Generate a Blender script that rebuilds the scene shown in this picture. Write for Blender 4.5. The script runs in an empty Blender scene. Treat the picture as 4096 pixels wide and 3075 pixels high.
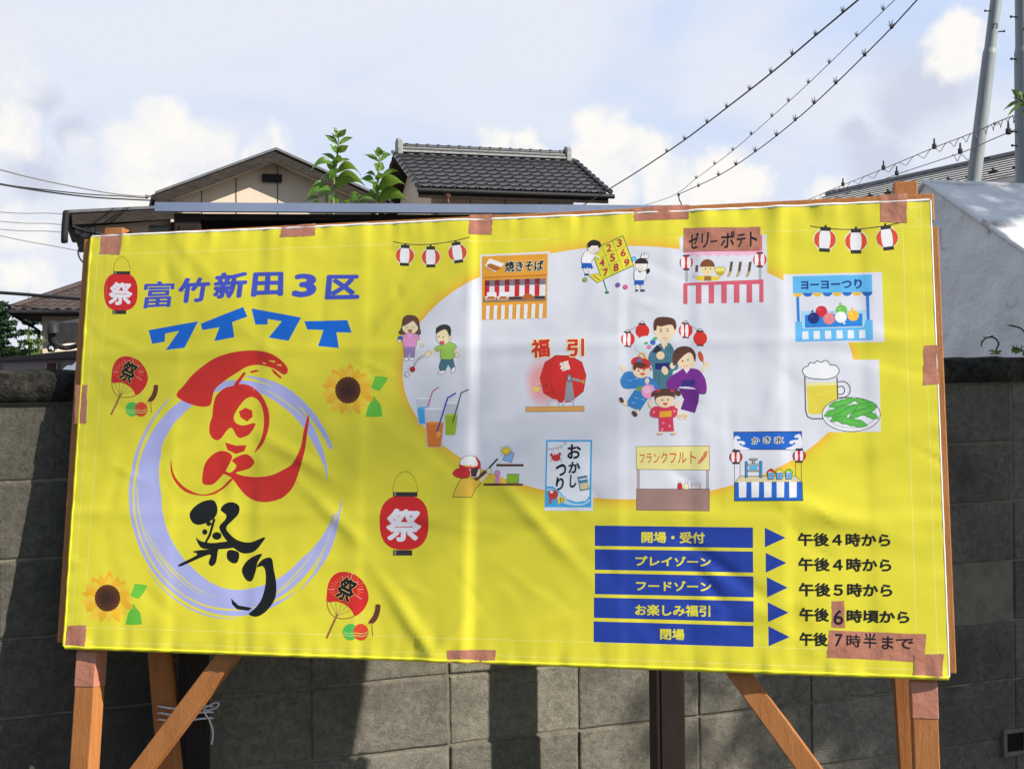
import bpy, bmesh, math, random
from mathutils import Vector, Matrix, noise
from mathutils.geometry import tessellate_polygon
R = math.radians
S = bpy.context.scene
COL = S.collection

# ------------------------------------------------------------------ camera, sky, sun, exposure
EYE = Vector((0, 0, 1.5)); F = 4800.0; HX, HY = 2048.0, 1430.0; ROLL = R(.65)
cr, sr = math.cos(ROLL), math.sin(ROLL)
cam = bpy.data.objects.new('camera', bpy.data.cameras.new('camera')); COL.objects.link(cam)
cam.data.sensor_width = 36; cam.data.lens = 36 * F / 4096; cam.data.clip_start = .05; cam.data.clip_end = 3000
cam.data.shift_y = -(1537.5 - HY) / 4096
cam.matrix_world = Matrix(((cr, sr, 0, EYE.x), (0, 0, -1, EYE.y), (-sr, cr, 0, EYE.z), (0, 0, 0, 1)))
S.camera = cam
S.view_settings.view_transform = 'Standard'; S.view_settings.look = 'None'
S.view_settings.gamma = 1; S.view_settings.exposure = 0.68
SUN_DIR = Vector((-2.1, 1, -1.72)).normalized()          # the way the light travels
SUN_EL = math.asin(-SUN_DIR.z); SUN_AZ = math.atan2(-SUN_DIR.x, -SUN_DIR.y)   # clockwise from +Y
sl = bpy.data.lights.new('sun', 'SUN'); sl.energy = 5.0; sl.angle = R(.55); sl.color = (1, .94, .84)
so = bpy.data.objects.new('sun', sl); COL.objects.link(so); so.rotation_euler = SUN_DIR.to_track_quat('-Z', 'Y').to_euler()
S.cycles.max_bounces = 6

def world():
    w = bpy.data.worlds.new("World"); S.world = w; w.use_nodes = True
    nt = w.node_tree; nt.nodes.clear(); N = nt.nodes.new; L = nt.links.new
    def mth(op, a, b=None, c=None, clamp=False):
        n = N('ShaderNodeMath'); n.operation = op; n.use_clamp = clamp
        for i, x in enumerate((a, b, c)):
            if x is None: continue
            if isinstance(x, (int, float)): n.inputs[i].default_value = x
            else: L(x, n.inputs[i])
        return n.outputs[0]
    def mix(f, a, b):
        n = N('ShaderNodeMix'); n.data_type = 'RGBA'
        for s, x in ((n.inputs[0], f), (n.inputs[6], a), (n.inputs[7], b)):
            if isinstance(x, tuple): s.default_value = (*x, 1)
            elif isinstance(x, (int, float)): s.default_value = x
            else: L(x, s)
        return n.outputs[2]
    def nz(scale, detail, rough, vec, dist=0):
        n = N('ShaderNodeTexNoise'); n.inputs['Scale'].default_value = scale; n.inputs['Detail'].default_value = detail
        n.inputs['Roughness'].default_value = rough; n.inputs['Distortion'].default_value = dist; L(vec, n.inputs['Vector'])
        return n
    def rng(v, a, b, c=0., d=1., smooth=True):
        n = N('ShaderNodeMapRange'); n.interpolation_type = 'SMOOTHSTEP' if smooth else 'LINEAR'
        L(v, n.inputs['Value'])
        for k, x in (('From Min', a), ('From Max', b), ('To Min', c), ('To Max', d)): n.inputs[k].default_value = x
        return n.outputs[0]
    sky = N('ShaderNodeTexSky'); sky.sky_type = 'NISHITA'; sky.sun_disc = False
    sky.sun_elevation = SUN_EL; sky.sun_rotation = SUN_AZ; sky.air_density = 1.0; sky.dust_density = .6
    tc = N('ShaderNodeTexCoord'); D = tc.outputs['Generated']
    sep = N('ShaderNodeSeparateXYZ'); L(D, sep.inputs[0]); X, Y, Z = sep.outputs
    st = 0.08
    def c(r, g, b): return (r / st / 1.6, g / st / 1.6, b / st / 1.6)
    # thin high veil, with bluer openings
    mp = N('ShaderNodeMapping'); mp.inputs['Scale'].default_value = (1, 1, 2.2); mp.inputs['Rotation'].default_value = (0, R(12), 0); L(D, mp.inputs['Vector'])
    veil = nz(2.6, 5, .5, mp.outputs[0], .4)
    base = mix(rng(veil.outputs[0], .33, .56), c(.60, .72, .96), c(.79, .83, .93))
    # bright cumulus heads, placed by direction
    n1 = nz(9, 8, .62, D, .15); n2 = nz(34, 5, .6, D, 0)
    wob = N('ShaderNodeVectorMath'); wob.operation = 'SUBTRACT'; L(n1.outputs['Color'], wob.inputs[0]); wob.inputs[1].default_value = (.5, .5, .5)
    ws = N('ShaderNodeVectorMath'); ws.operation = 'SCALE'; L(wob.outputs[0], ws.inputs[0]); ws.inputs['Scale'].default_value = .085
    wa = N('ShaderNodeVectorMath'); wa.operation = 'ADD'; L(D, wa.inputs[0]); L(ws.outputs[0], wa.inputs[1])
    m = None; g = None
    for (px, py, r) in CUMULUS:
        d = ray(px, py).normalized()
        v = N('ShaderNodeVectorMath'); v.operation = 'DISTANCE'; L(wa.outputs[0], v.inputs[0]); v.inputs[1].default_value = d
        q = mth('SUBTRACT', 1.0, mth('DIVIDE', v.outputs['Value'], r / F), clamp=False)
        m = q if m is None else mth('SMOOTH_MAX', m, q, .12)
    for (px, py, r) in GREYS:
        d = ray(px, py).normalized()
        v = N('ShaderNodeVectorMath'); v.operation = 'DISTANCE'; L(wa.outputs[0], v.inputs[0]); v.inputs[1].default_value = d
        q = mth('SUBTRACT', 1.0, mth('DIVIDE', v.outputs['Value'], r / F))
        g = q if g is None else mth('MAXIMUM', g, q)
    cm = rng(mth('ADD', m, mth('MULTIPLY', mth('SUBTRACT', n2.outputs[0], .5), .35)), -.12, .50)
    shade = nz(13, 6, .6, wa.outputs[0], .3)
    ccol = mix(rng(shade.outputs[0], .36, .62), c(.80, .835, .92), c(1.0, .975, .93))
    gcol = mix(rng(g, .0, .75), base, c(.64, .68, .81))
    front = mix(cm, gcol, ccol)
    # cloud bank stands on the far side; behind the viewer the sky is clear
    fm = rng(mth('SUBTRACT', Y, mth('MULTIPLY', X, .9)), -.15, .6)
    cs = N('ShaderNodeMix'); cs.data_type = 'RGBA'; L(fm, cs.inputs[0]); L(sky.outputs[0], cs.inputs[6]); L(front, cs.inputs[7])
    bg = N('ShaderNodeBackground'); L(cs.outputs[2], bg.inputs['Color']); bg.inputs['Strength'].default_value = st
    out = N('ShaderNodeOutputWorld'); L(bg.outputs[0], out.inputs[0])

def ray(px, py):
    xc, zc = (px - HX) / F, (HY - py) / F
    return Vector((xc * cr + zc * sr, 1, -xc * sr + zc * cr))
def at(px, py, Y): return EYE + ray(px, py) * Y          # photo pixel (4096 wide) at depth Y -> point in the place

CUMULUS = [(520, 600, 120), (620, 520, 120), (700, 640, 180), (560, 720, 190), (820, 640, 130), (340, 640, 90), (1130, 590, 100), (1010, 640, 90),
           (1990, 570, 80), (2100, 590, 90), (2180, 640, 90), (2420, 530, 100), (2520, 600, 130), (2640, 620, 120), (2450, 690, 170), (2700, 720, 150), (2860, 740, 140), (2990, 780, 110),
           (60, 900, 130), (150, 1090, 90), (40, 1130, 80), (3850, 200, 110), (40, 300, 170), (60, 480, 110), (3300, 780, 90)]
GREYS = [(3700, 330, 230), (3620, 390, 170), (3540, 610, 170), (3420, 520, 110), (3480, 640, 150), (180, 400, 130), (120, 660, 140), (330, 560, 100)]
world()
WANG = math.atan(.333); WD = Vector((math.cos(WANG), math.sin(WANG), 0)); WN = Vector((math.sin(WANG), -math.cos(WANG), 0)); UP = Vector((0, 0, 1))

# ------------------------------------------------------------------ helpers
def lin(c): return tuple(((x / 255 + .055) / 1.055) ** 2.4 if x > 10 else x / 255 / 12.92 for x in c)
def tag(o, label=None, cat=None, group=None, kind=None):
    for k, v in (('label', label), ('category', cat), ('group', group), ('kind', kind)):
        if v: o[k] = v
    return o
def thing(name, label, cat, loc=(0, 0, 0), group=None):
    o = bpy.data.objects.new(name, None); COL.objects.link(o); o.location = loc; o.empty_display_size = .1
    return tag(o, label, cat, group)
def copy_tree(o, parent=None):
    c = o.copy(); COL.objects.link(c)
    if parent: c.parent = parent
    for ch in list(o.children): copy_tree(ch, c)
    return c

class MB:
    def __init__(s): s.v = []; s.f = []; s.m = []; s.sm = []
    def add(s, vs, fs, mi=0, smooth=False):
        b = len(s.v); s.v += [tuple(x) for x in vs]
        for f in fs: s.f.append(tuple(b + i for i in f)); s.m.append(mi); s.sm.append(smooth)
    def box(s, c, sx, sy, sz, ex=Vector((1, 0, 0)), ey=Vector((0, 1, 0)), ez=UP, mi=0, ch=0.0):
        c = Vector(c); hx, hy, hz = sx / 2, sy / 2, sz / 2
        if ch <= 0:
            vs = [c + ex * (a * hx) + ey * (b * hy) + ez * (d * hz) for d in (-1, 1) for b in (-1, 1) for a in (-1, 1)]
            s.add(vs, [(0, 2, 3, 1), (4, 5, 7, 6), (0, 1, 5, 4), (2, 6, 7, 3), (0, 4, 6, 2), (1, 3, 7, 5)], mi); return
        bm = bmesh.new(); bmesh.ops.create_cube(bm, size=1)
        for v in bm.verts: v.co = Vector((v.co.x * sx, v.co.y * sy, v.co.z * sz))
        bmesh.ops.bevel(bm, geom=bm.edges[:], offset=ch, segments=2, profile=.6, affect='EDGES')
        bm.verts.index_update()
        s.add([c + ex * v.co.x + ey * v.co.y + ez * v.co.z for v in bm.verts], [[v.index for v in f.verts] for f in bm.faces], mi); bm.free()
    def bar(s, a, b, w, d, up=UP, mi=0, ch=.002):
        a, b = Vector(a), Vector(b); ez = (b - a).normalized(); ex = up.cross(ez)
        if ex.length < 1e-4: ex = Vector((1, 0, 0))
        ex.normalize(); ey = ez.cross(ex)
        s.box((a + b) / 2, w, d, (b - a).length, ex, ey, ez, mi, ch)
    def prism(s, pts, off, mi=0):
        n = len(pts); off = Vector(off); vs = [Vector(p) for p in pts] + [Vector(p) + off for p in pts]
        s.add(vs, [tuple(range(n))[::-1], tuple(range(n, 2 * n))] + [(i, (i + 1) % n, n + (i + 1) % n, n + i) for i in range(n)], mi)
    def tube(s, path, r, n=8, mi=0, cap=True):
        path = [Vector(p) for p in path]; m = len(path); rr = r if isinstance(r, (list, tuple)) else [r] * m
        vs = []; nrm = None
        for i, p in enumerate(path):
            t = (path[min(i + 1, m - 1)] - path[max(i - 1, 0)]).normalized()
            if nrm is None: nrm = t.orthogonal().normalized()
            else: nrm = (nrm - t * nrm.dot(t)).normalized()
            bn = t.cross(nrm)
            vs += [p + nrm * math.cos(k * 2 * math.pi / n) * rr[i] + bn * math.sin(k * 2 * math.pi / n) * rr[i] for k in range(n)]
        fs = [(i * n + k, i * n + (k + 1) % n, (i + 1) * n + (k + 1) % n, (i + 1) * n + k) for i in range(m - 1) for k in range(n)]
        s.add(vs, fs, mi, True)
        if cap: s.add(vs[:n], [tuple(range(n))[::-1]], mi); s.add(vs[-n:], [tuple(range(n))], mi)
    def build(s, name, mats, parent=None, shade=None):
        me = bpy.data.meshes.new(name); me.from_pydata(s.v, [], s.f)
        if not isinstance(mats, (list, tuple)): mats = [mats]
        for m in mats: me.materials.append(m)
        me.polygons.foreach_set('material_index', s.m)
        me.polygons.foreach_set('use_smooth', s.sm if shade is None else [shade] * len(s.f)); me.update()
        o = bpy.data.objects.new(name, me); COL.objects.link(o)
        if parent:
            o.parent = parent; o.matrix_parent_inverse = Matrix.Translation(-parent.location) if parent.type == 'EMPTY' else Matrix()
        return o

def spl(pts, n=6, closed=False):
    P = [Vector((*p, 0)[:3]) if len(p) == 2 else Vector(p) for p in pts]; m = len(P); out = []
    for i in range(m if closed else m - 1):
        if closed: a, b, c, d = P[i - 1], P[i], P[(i + 1) % m], P[(i + 2) % m]
        else: a, b, c, d = P[max(i - 1, 0)], P[i], P[i + 1], P[min(i + 2, m - 1)]
        for k in range(n):
            t = k / n
            out.append(.5 * ((2 * b) + (c - a) * t + (2 * a - 5 * b + 4 * c - d) * t * t + (3 * b - a - 3 * c + d) * t ** 3))
    if not closed: out.append(P[-1])
    return out if len(pts[0]) == 3 else [(p.x, p.y) for p in out]

# ------------------------------------------------------------------ materials
def principled(name, col, rough=.6, spec=.4, metal=0.0):
    m = bpy.data.materials.new(name); m.use_nodes = True; b = m.node_tree.nodes['Principled BSDF']
    b.inputs['Base Color'].default_value = (*col, 1); b.inputs['Roughness'].default_value = rough
    b.inputs['Specular IOR Level'].default_value = spec; b.inputs['Metallic'].default_value = metal
    return m, b
def noisy(name, c1, c2, scale=8, rough=.7, spec=.3, detail=8, bump=0.0, bscale=None, stretch=(1, 1, 1), rotz=0, lo=.35, hi=.65, c3=None, s3=1.5, t3=(.52, .68), metal=0, ndist=0, bdist=.01, n_rough=.6, attr=None):
    """two-tone noise, optional third patchy tone, optional bump; object coordinates"""
    m, b = principled(name, c1, rough, spec, metal); nt = m.node_tree; N = nt.nodes.new; L = nt.links.new
    tc = N('ShaderNodeTexCoord'); mp = N('ShaderNodeMapping'); mp.inputs['Scale'].default_value = stretch; mp.inputs['Rotation'].default_value = (0, 0, rotz)
    L(tc.outputs['Object'], mp.inputs[0])
    def nz(s, d=detail):
        n = N('ShaderNodeTexNoise'); n.inputs['Scale'].default_value = s; n.inputs['Detail'].default_value = d; n.inputs['Roughness'].default_value = n_rough; n.inputs['Distortion'].default_value = ndist
        L(mp.outputs[0], n.inputs['Vector']); return n.outputs[0]
    def ramp(v, a, bb, ca, cb):
        r = N('ShaderNodeMapRange'); L(v, r.inputs[0]); r.inputs[1].default_value = a; r.inputs[2].default_value = bb
        x = N('ShaderNodeMix'); x.data_type = 'RGBA'; L(r.outputs[0], x.inputs[0])
        for s, c in ((6, ca), (7, cb)):
            if isinstance(c, tuple): x.inputs[s].default_value = (*c, 1)
            else: L(c, x.inputs[s])
        return x.outputs[2]
    c = ramp(nz(scale), lo, hi, c1, c2)
    if c3: c = ramp(nz(s3, 5), t3[0], t3[1], c, c3)
    if attr:
        a = N('ShaderNodeAttribute'); a.attribute_name = attr
        x = N('ShaderNodeMix'); x.data_type = 'RGBA'; x.blend_type = 'MULTIPLY'; x.inputs[0].default_value = 1
        L(c, x.inputs[6]); L(a.outputs['Color'], x.inputs[7]); c = x.outputs[2]
    L(c, b.inputs['Base Color'])
    if bump:
        bp = N('ShaderNodeBump'); bp.inputs['Strength'].default_value = bump; bp.inputs['Distance'].default_value = bdist
        L(nz(bscale or scale * 4), bp.inputs['Height']); L(bp.outputs[0], b.inputs['Normal'])
    return m
M = {}
M['wood'] = noisy('orange_stained_wood', (.355, .135, .038), (.42, .172, .054), 14, .55, .3, stretch=(6, 6, .5), bump=.2, bscale=60, c3=(.30, .112, .034), s3=5, t3=(.5, .8))
M['wood_raw'] = noisy('pale_end_grain', (.52, .24, .09), (.64, .33, .14), 30, .7)
M['tape'] = noisy('brown_packing_tape', lin((190, 128, 104)), lin((172, 112, 90)), 18, .38, .5, bump=.35, bscale=28)
M['steel_brown'] = noisy('dark_brown_steel', (.016, .011, .010), (.024, .016, .014), 20, .6, .2)
M['white_string'] = noisy('white_string', (.75, .74, .76), (.6, .6, .62), 200, .8)
M['roof_blue'] = noisy('blue_grey_sheet_metal', (.13, .165, .255), (.165, .20, .29), 5, .38, .5)
M['dark_board'] = noisy('dark_brown_board', (.014, .010, .009), (.026, .019, .016), 10, .8, .1)

# ------------------------------------------------------------------ the banner: plane, wrinkles, draping
# rectangle fitted to the four corners (camera frame -> world by the roll)
def c2w(x, y, z): return EYE + Vector((x * cr + z * sr, y, -x * sr + z * cr))
BTL, BTR, BBR, BBL = c2w(-.948, 2.706, .272), c2w(.813, 2.333, .305), c2w(.801, 2.199, -.585), c2w(-.960, 2.572, -.618)
EU = (BTR - BTL + BBR - BBL).normalized(); EV = (BTL - BBL + BTR - BBR); EV = (EV - EU * EV.dot(EU)).normalized(); EN = EU.cross(EV)   # EN faces the viewer
KB_ = 1.14                                               # the cloth is 2.05 x 1.03 m; u, v, n count in units of 1.14 m
BC = EYE + ((BTL + BTR + BBR + BBL) / 4 - EYE) * KB_; BW, BH = 1.8, .9; B0 = BC - (EU * BW + EV * BH) * KB_ / 2
def bp(u, v, n=0.0): return B0 + (EU * u + EV * v + EN * n) * KB_
# photo pixel -> banner metres, projective map through the measured corners
def homog(src, dst):
    A = []
    for (x, y), (X, Y) in zip(src, dst):
        A.append([x, y, 1, 0, 0, 0, -X * x, -X * y, X]); A.append([0, 0, 0, x, y, 1, -Y * x, -Y * y, Y])
    n = 8
    for i in range(n):
        p = max(range(i, n), key=lambda r: abs(A[r][i])); A[i], A[p] = A[p], A[i]
        A[i] = [a / A[i][i] for a in A[i]]
        for r in range(n):
            if r != i: f = A[r][i]; A[r] = [a - f * b for a, b in zip(A[r], A[i])]
    return [A[i][8] for i in range(n)]
HM = homog([(366, 951), (3723, 803), (3795, 2706), (256, 2581)], [(0, BH), (BW, BH), (BW, 0), (0, 0)])
def uv(p):
    x, y = p; w = HM[6] * x + HM[7] * y + 1
    return ((HM[0] * x + HM[1] * y + HM[2]) / w, (HM[3] * x + HM[4] * y + HM[5]) / w)

rw = random.Random(11)
def D2(x): return x * 1.8518                              # display pixel (2212 wide) -> photo pixel
RIDGES = []                                              # soft creases: centre, direction, length, width, height
for k in range(80):
    u, v = rw.uniform(0, BW), rw.uniform(0, BH); a = rw.choice((rw.gauss(.5, .35), rw.gauss(-.55, .35), rw.gauss(1.57, .3), rw.gauss(0, .25)))
    RIDGES.append((u, v, math.cos(a), math.sin(a), rw.uniform(.04, .14), rw.uniform(.007, .016), rw.choice((-1, 1)) * rw.uniform(.0003, .0011)))
for (x, y, a, l, w, h) in ((1560, 1260, .9, .09, .012, .003), (1330, 2060, -.7, .10, .014, .003), (2870, 2260, -.6, .09, .012, -.004), (2840, 2350, -.9, .05, .012, -.004),
                           (3050, 2440, .3, .12, .015, .003), (2150, 2090, -.8, .12, .014, .0035), (2260, 2070, .4, .10, .013, -.003), (600, 1850, .5, .14, .014, -.0028), (1190, 1830, -.5, .10, .014, .003),
                           (900, 1960, .4, .16, .02, -.003), (1750, 2600, .8, .10, .012, .004), (1640, 2480, -.9, .12, .014, .0035), (3420, 1900, .5, .12, .016, -.003), (3300, 2050, -.3, .14, .02, .003)):
    u, v = uv((x, y)); RIDGES.append((u, v, math.cos(a), math.sin(a), l, w, h))
for k in range(110):                                     # small crisp dents
    u, v = rw.uniform(0, BW), rw.uniform(0, BH); a = rw.uniform(0, 3.14)
    RIDGES.append((u, v, math.cos(a), math.sin(a), rw.uniform(.015, .05), rw.uniform(.005, .009), rw.choice((-1, 1)) * rw.uniform(.0004, .0013)))
FOLDS = [(D2(1019), 1.0, .0066, .20, .015), (D2(556), .5, -.0022, .05, .02), (D2(785), .5, .0016, .05, .012), (D2(1345), .5, .0018, .08, .010), (D2(1500), .5, -.0018, .05, .012), (D2(1700), .5, .0018, .07, .012), (D2(385), .5, .0013, .05, .012), (D2(1880), .5, -.0015, .06, .012)]
FOLDS = [(uv((x, 1750))[0], h, l, w) for (x, _, h, l, w) in FOLDS]
UMID = uv((2000, 1385))[1]
def hgt(u, v):
    uu = min(max(u, 0), BW); vv = min(max(v, 0), BH)
    h = .0028 * noise.noise((uu * 3.1, vv * 3.1, 4.2)) + 0.0011 * noise.noise((uu * 8, vv * 8, 1.7)) + .0006 * noise.noise((uu * 25, vv * 25, 7.7))
    for (cu, cv, ca, sa, l, w, a) in RIDGES:
        x = (uu - cu) * ca + (vv - cv) * sa
        if abs(x) > 2.2 * l: continue
        y = -(uu - cu) * sa + (vv - cv) * ca
        if abs(y) > 3 * w: continue
        h += a * math.exp(-(x / l) ** 2 - (y / w) ** 2)
    for (fu, a, l, w) in FOLDS:                          # sawtooth: slow rise on the left, quick fall over the crease
        d = uu - fu + .006 * noise.noise((vv * 3, fu * 9, 0))
        if d < -w / 2: s = max(0, 1 + (d + w / 2) / l); s = s * s * (3 - 2 * s)
        elif d < w / 2: s = .5 - d / w
        else: s = 0
        h += a * s * (.8 + .4 * noise.noise((vv * 5, fu * 7, 3)))
    h += .0012 * math.exp(-((vv - UMID) / .012) ** 2) - .001 * math.exp(-((vv - UMID * 1.55) / .014) ** 2) + .001 * math.exp(-((vv - UMID * .45) / .014) ** 2)
    e = max(math.exp(-(BH - vv) / .035), math.exp(-vv / .032))      # gathers along top and bottom hems
    h += e * (.0034 * noise.noise((uu * 34, vv * 6, 9)) + .0018 * noise.noise((uu * 70, vv * 9, 2)))
    e = max(math.exp(-(BW - uu) / .03), math.exp(-uu / .03))
    h += e * .0018 * noise.noise((vv * 34, uu * 6, 5))
    return h
G = .009; NU, NV, PADC = round(BW / G), round(BH / G), 6
HT = {}; NT = {}
for i in range(-PADC, NU + PADC + 1):
    for j in range(-PADC, NV + PADC + 1): HT[i, j] = hgt(i * G, j * G)
for i in range(-PADC, NU + PADC + 1):
    for j in range(-PADC, NV + PADC + 1):
        du = (HT.get((i + 1, j), HT[i, j]) - HT.get((i - 1, j), HT[i, j])) / (2 * G); dv = (HT.get((i, j + 1), HT[i, j]) - HT.get((i, j - 1), HT[i, j])) / (2 * G)
        NT[i, j] = (EN - EU * du - EV * dv).normalized()
def clipc(u, v): return min(max(u, -PADC * G + 1e-6), BW + PADC * G - 1e-6), min(max(v, -PADC * G + 1e-6), BH + PADC * G - 1e-6)
def surf(u, v, off=0.0):
    u, v = clipc(u, v); i, j = math.floor(u / G), math.floor(v / G); a, b = u / G - i, v / G - j
    h00, h11 = HT[i, j], HT[i + 1, j + 1]
    if a >= b: h10 = HT[i + 1, j]; h = h00 + a * (h10 - h00) + b * (h11 - h10)
    else: h01 = HT[i, j + 1]; h = h00 + b * (h01 - h00) + a * (h11 - h01)
    n = (NT[i, j] * (1 - a) * (1 - b) + NT[i + 1, j] * a * (1 - b) + NT[i, j + 1] * (1 - a) * b + NT[i + 1, j + 1] * a * b).normalized()
    return bp(u, v, h + off), n

def half(P, k, s, lim):                                  # keep the part of polygon P with s*(coord k - lim) >= 0 (k = 2: u - v)
    out = []; n = len(P)
    val = [s * ((p[0] - p[1] if k == 2 else p[k]) - lim) for p in P]
    for i in range(n):
        a, b = P[i], P[(i + 1) % n]; x, y = val[i], val[(i + 1) % n]
        if x >= -1e-9: out.append(a)
        if (x > 1e-9 and y < -1e-9) or (x < -1e-9 and y > 1e-9):
            t = x / (x - y); out.append((a[0] + (b[0] - a[0]) * t, a[1] + (b[1] - a[1]) * t))
    return out
def area(P): return .5 * sum(P[i][0] * P[(i + 1) % len(P)][1] - P[(i + 1) % len(P)][0] * P[i][1] for i in range(len(P)))
def drape(tris):
    for T in tris:
        if abs(area(T)) < 1e-10: continue
        T = list(T)
        if area(T) < 0: T.reverse()
        us = [p[0] for p in T]
        for i in range(math.floor(min(us) / G), math.floor(max(us) / G - 1e-9) + 1):
            C = half(half(T, 0, 1, i * G), 0, -1, (i + 1) * G)
            if len(C) < 3: continue
            vs = [p[1] for p in C]
            for j in range(math.floor(min(vs) / G), math.floor(max(vs) / G - 1e-9) + 1):
                Q = half(half(C, 1, 1, j * G), 1, -1, (j + 1) * G)
                if len(Q) < 3: continue
                for s in (1, -1):
                    W = half(Q, 2, s, (i - j) * G)
                    if len(W) >= 3 and area(W) > 1e-9: yield W

PM = {}
PRINT_GAIN = 1.0
def pmat(c):
    if c not in PM:
        base = tuple(min(.86, x * PRINT_GAIN) for x in lin(c))
        m, b = principled('print_%02x%02x%02x' % c, base, .50, .35)
        nt = m.node_tree; n = nt.nodes.new('ShaderNodeTexNoise'); n.inputs['Scale'].default_value = 420; tc = nt.nodes.new('ShaderNodeTexCoord')
        nt.links.new(tc.outputs['Object'], n.inputs['Vector']); q = nt.nodes.new('ShaderNodeBump'); q.inputs['Strength'].default_value = .05; q.inputs['Distance'].default_value = .001
        nt.links.new(n.outputs[0], q.inputs['Height']); nt.links.new(q.outputs[0], b.inputs['Normal'])
        PM[c] = m
    return PM[c]

class Art:
    """flat printed shapes, drawn in photo pixels, laid exactly on the cloth, each a hair above the one below"""
    STEP = .000005
    def __init__(s, ox=0, oy=0, k=1.0, base=1): s.ox, s.oy, s.k = ox, oy, k; s.items = []; s.T = None; s.base = base
    def px(s, p):
        if s.T: p = s.T(p)
        return uv((s.ox + p[0] * s.k, s.oy + p[1] * s.k))
    def tri(s, tris, c): s.items.append(([[s.px(p) for p in t] for t in tris], c)); return s
    def poly(s, pts, c, holes=(), smooth=0, closed=True):
        if smooth: pts = spl(pts, smooth, True)
        loops = [[Vector((p[0], p[1], 0)) for p in L] for L in (pts, *holes)]; flat = [p for L in loops for p in L]
        return s.tri([[(flat[i].x, flat[i].y) for i in t] for t in tessellate_polygon(loops)], c)
    def blob(s, pts, c, line=None, w=2.5, n=5):
        s.poly(pts, c, smooth=n)
        if line: s.line(spl(pts, n, True), w, line, True)
        return s
    def ell(s, cx, cy, rx, ry, c, rot=0, a0=0, a1=360, n=28, line=None, w=2.5):
        ca, sa = math.cos(R(rot)), math.sin(R(rot)); full = a1 - a0 >= 360
        P = []
        for k in range(n + (0 if full else 1)):
            t = R(a0 + (a1 - a0) * k / n); x, y = rx * math.cos(t), ry * math.sin(t); P.append((cx + x * ca - y * sa, cy + x * sa + y * ca))
        if c: s.poly(P, c)
        if line: s.line(P, w, line, full)
        return s
    def line(s, pts, w, c, closed=False):
        n = len(pts); L = []; Rr = []
        ws = w if isinstance(w, (list, tuple)) else [w] * n
        for i in range(n):
            a, b, d = pts[i - 1] if (i or closed) else None, pts[i], pts[(i + 1) % n] if (i < n - 1 or closed) else None
            def dr(p, q):
                x, y = q[0] - p[0], q[1] - p[1]; l = math.hypot(x, y) or 1; return x / l, y / l
            t1 = dr(a, b) if a else dr(b, d); t2 = dr(b, d) if d else t1
            mx, my = -(t1[1] + t2[1]), t1[0] + t2[0]; l = math.hypot(mx, my)
            if l < .2: mx, my, l = -t1[1], t1[0], 1
            mx, my = mx / l, my / l; k = min(1.8, 1 / max(.3, mx * -t1[1] + my * t1[0])) * ws[i] / 2
            L.append((b[0] + mx * k, b[1] + my * k)); Rr.append((b[0] - mx * k, b[1] - my * k))
        T = []
        for i in range(n if closed else n - 1):
            j = (i + 1) % n; T += [(L[i], Rr[i], Rr[j]), (L[i], Rr[j], L[j])]
        return s.tri(T, c)
    def quad(s, q, c, line=None, w=2.5):
        s.poly(q, c)
        if line: s.line(q, w, line, True)
        return s
    def rect(s, x0, y0, x1, y1, c, line=None, w=2.5): return s.quad([(x0, y0), (x1, y0), (x1, y1), (x0, y1)], c, line, w)
    def text(s, t, q, c, bold=.02, halo=None, hw=.05):
        if halo: s._text(t, q, halo, bold + hw, bold)
        return s._text(t, q, c, bold, bold)
    def _text(s, t, q, c, r, ref):
        """a word fitted to a quad; weight r (in em) comes from copies shifted round a small circle, one hair apart"""
        V, T, (x0, y0, x1, y1) = glyphs(t); x0 -= ref; y0 -= ref; x1 += ref; y1 += ref
        H = homog([(x0, y1), (x1, y1), (x1, y0), (x0, y0)], q)
        def f(x, y): w = H[6] * x + H[7] * y + 1; return ((H[0] * x + H[1] * y + H[2]) / w, (H[3] * x + H[4] * y + H[5]) / w)
        n = 0 if r < .003 else (6 if r < .03 else (8 if r < .06 else 12))
        for dx, dy in [(r * math.cos(2 * math.pi * k / n), r * math.sin(2 * math.pi * k / n)) for k in range(n)] or [(0, 0)]:
            P = [f(x + dx, y + dy) for x, y in V]; s.tri([[P[i] for i in t_] for t_ in T], c)
        return s
    def build(s, name, parent, label=None, off=0.0):
        mb_v = []; idx = {}; fs = []; mi = []; nr = []; mats = []; cols = {}
        for L, (tris, c) in enumerate(s.items):
            m = pmat(c) if isinstance(c, tuple) else c
            key = m.name
            if key not in cols: cols[key] = len(mats); mats.append(m)
            o = off + (L + s.base) * s.STEP
            for W in drape(tris):
                f = []
                for p in W:
                    kk = (L, round(p[0] * 2e5), round(p[1] * 2e5))
                    if kk not in idx:
                        co, n = surf(p[0], p[1], o); idx[kk] = len(mb_v); mb_v.append(co); nr.append(n)
                    i = idx[kk]
                    if i not in f: f.append(i)
                if len(f) >= 3: fs.append(f); mi.append(cols[key])
        me = bpy.data.meshes.new(name); me.from_pydata(mb_v, [], fs)
        for m in mats: me.materials.append(m)
        me.polygons.foreach_set('material_index', mi); me.polygons.foreach_set('use_smooth', [True] * len(fs)); me.update()
        me.normals_split_custom_set_from_vertices([tuple(n) for n in nr])
        ob = bpy.data.objects.new(name, me); COL.objects.link(ob)
        if parent: ob.parent = parent; ob.matrix_parent_inverse = Matrix.Translation(-parent.location)
        if label: ob['label'] = label
        return ob
GC = {}
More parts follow.
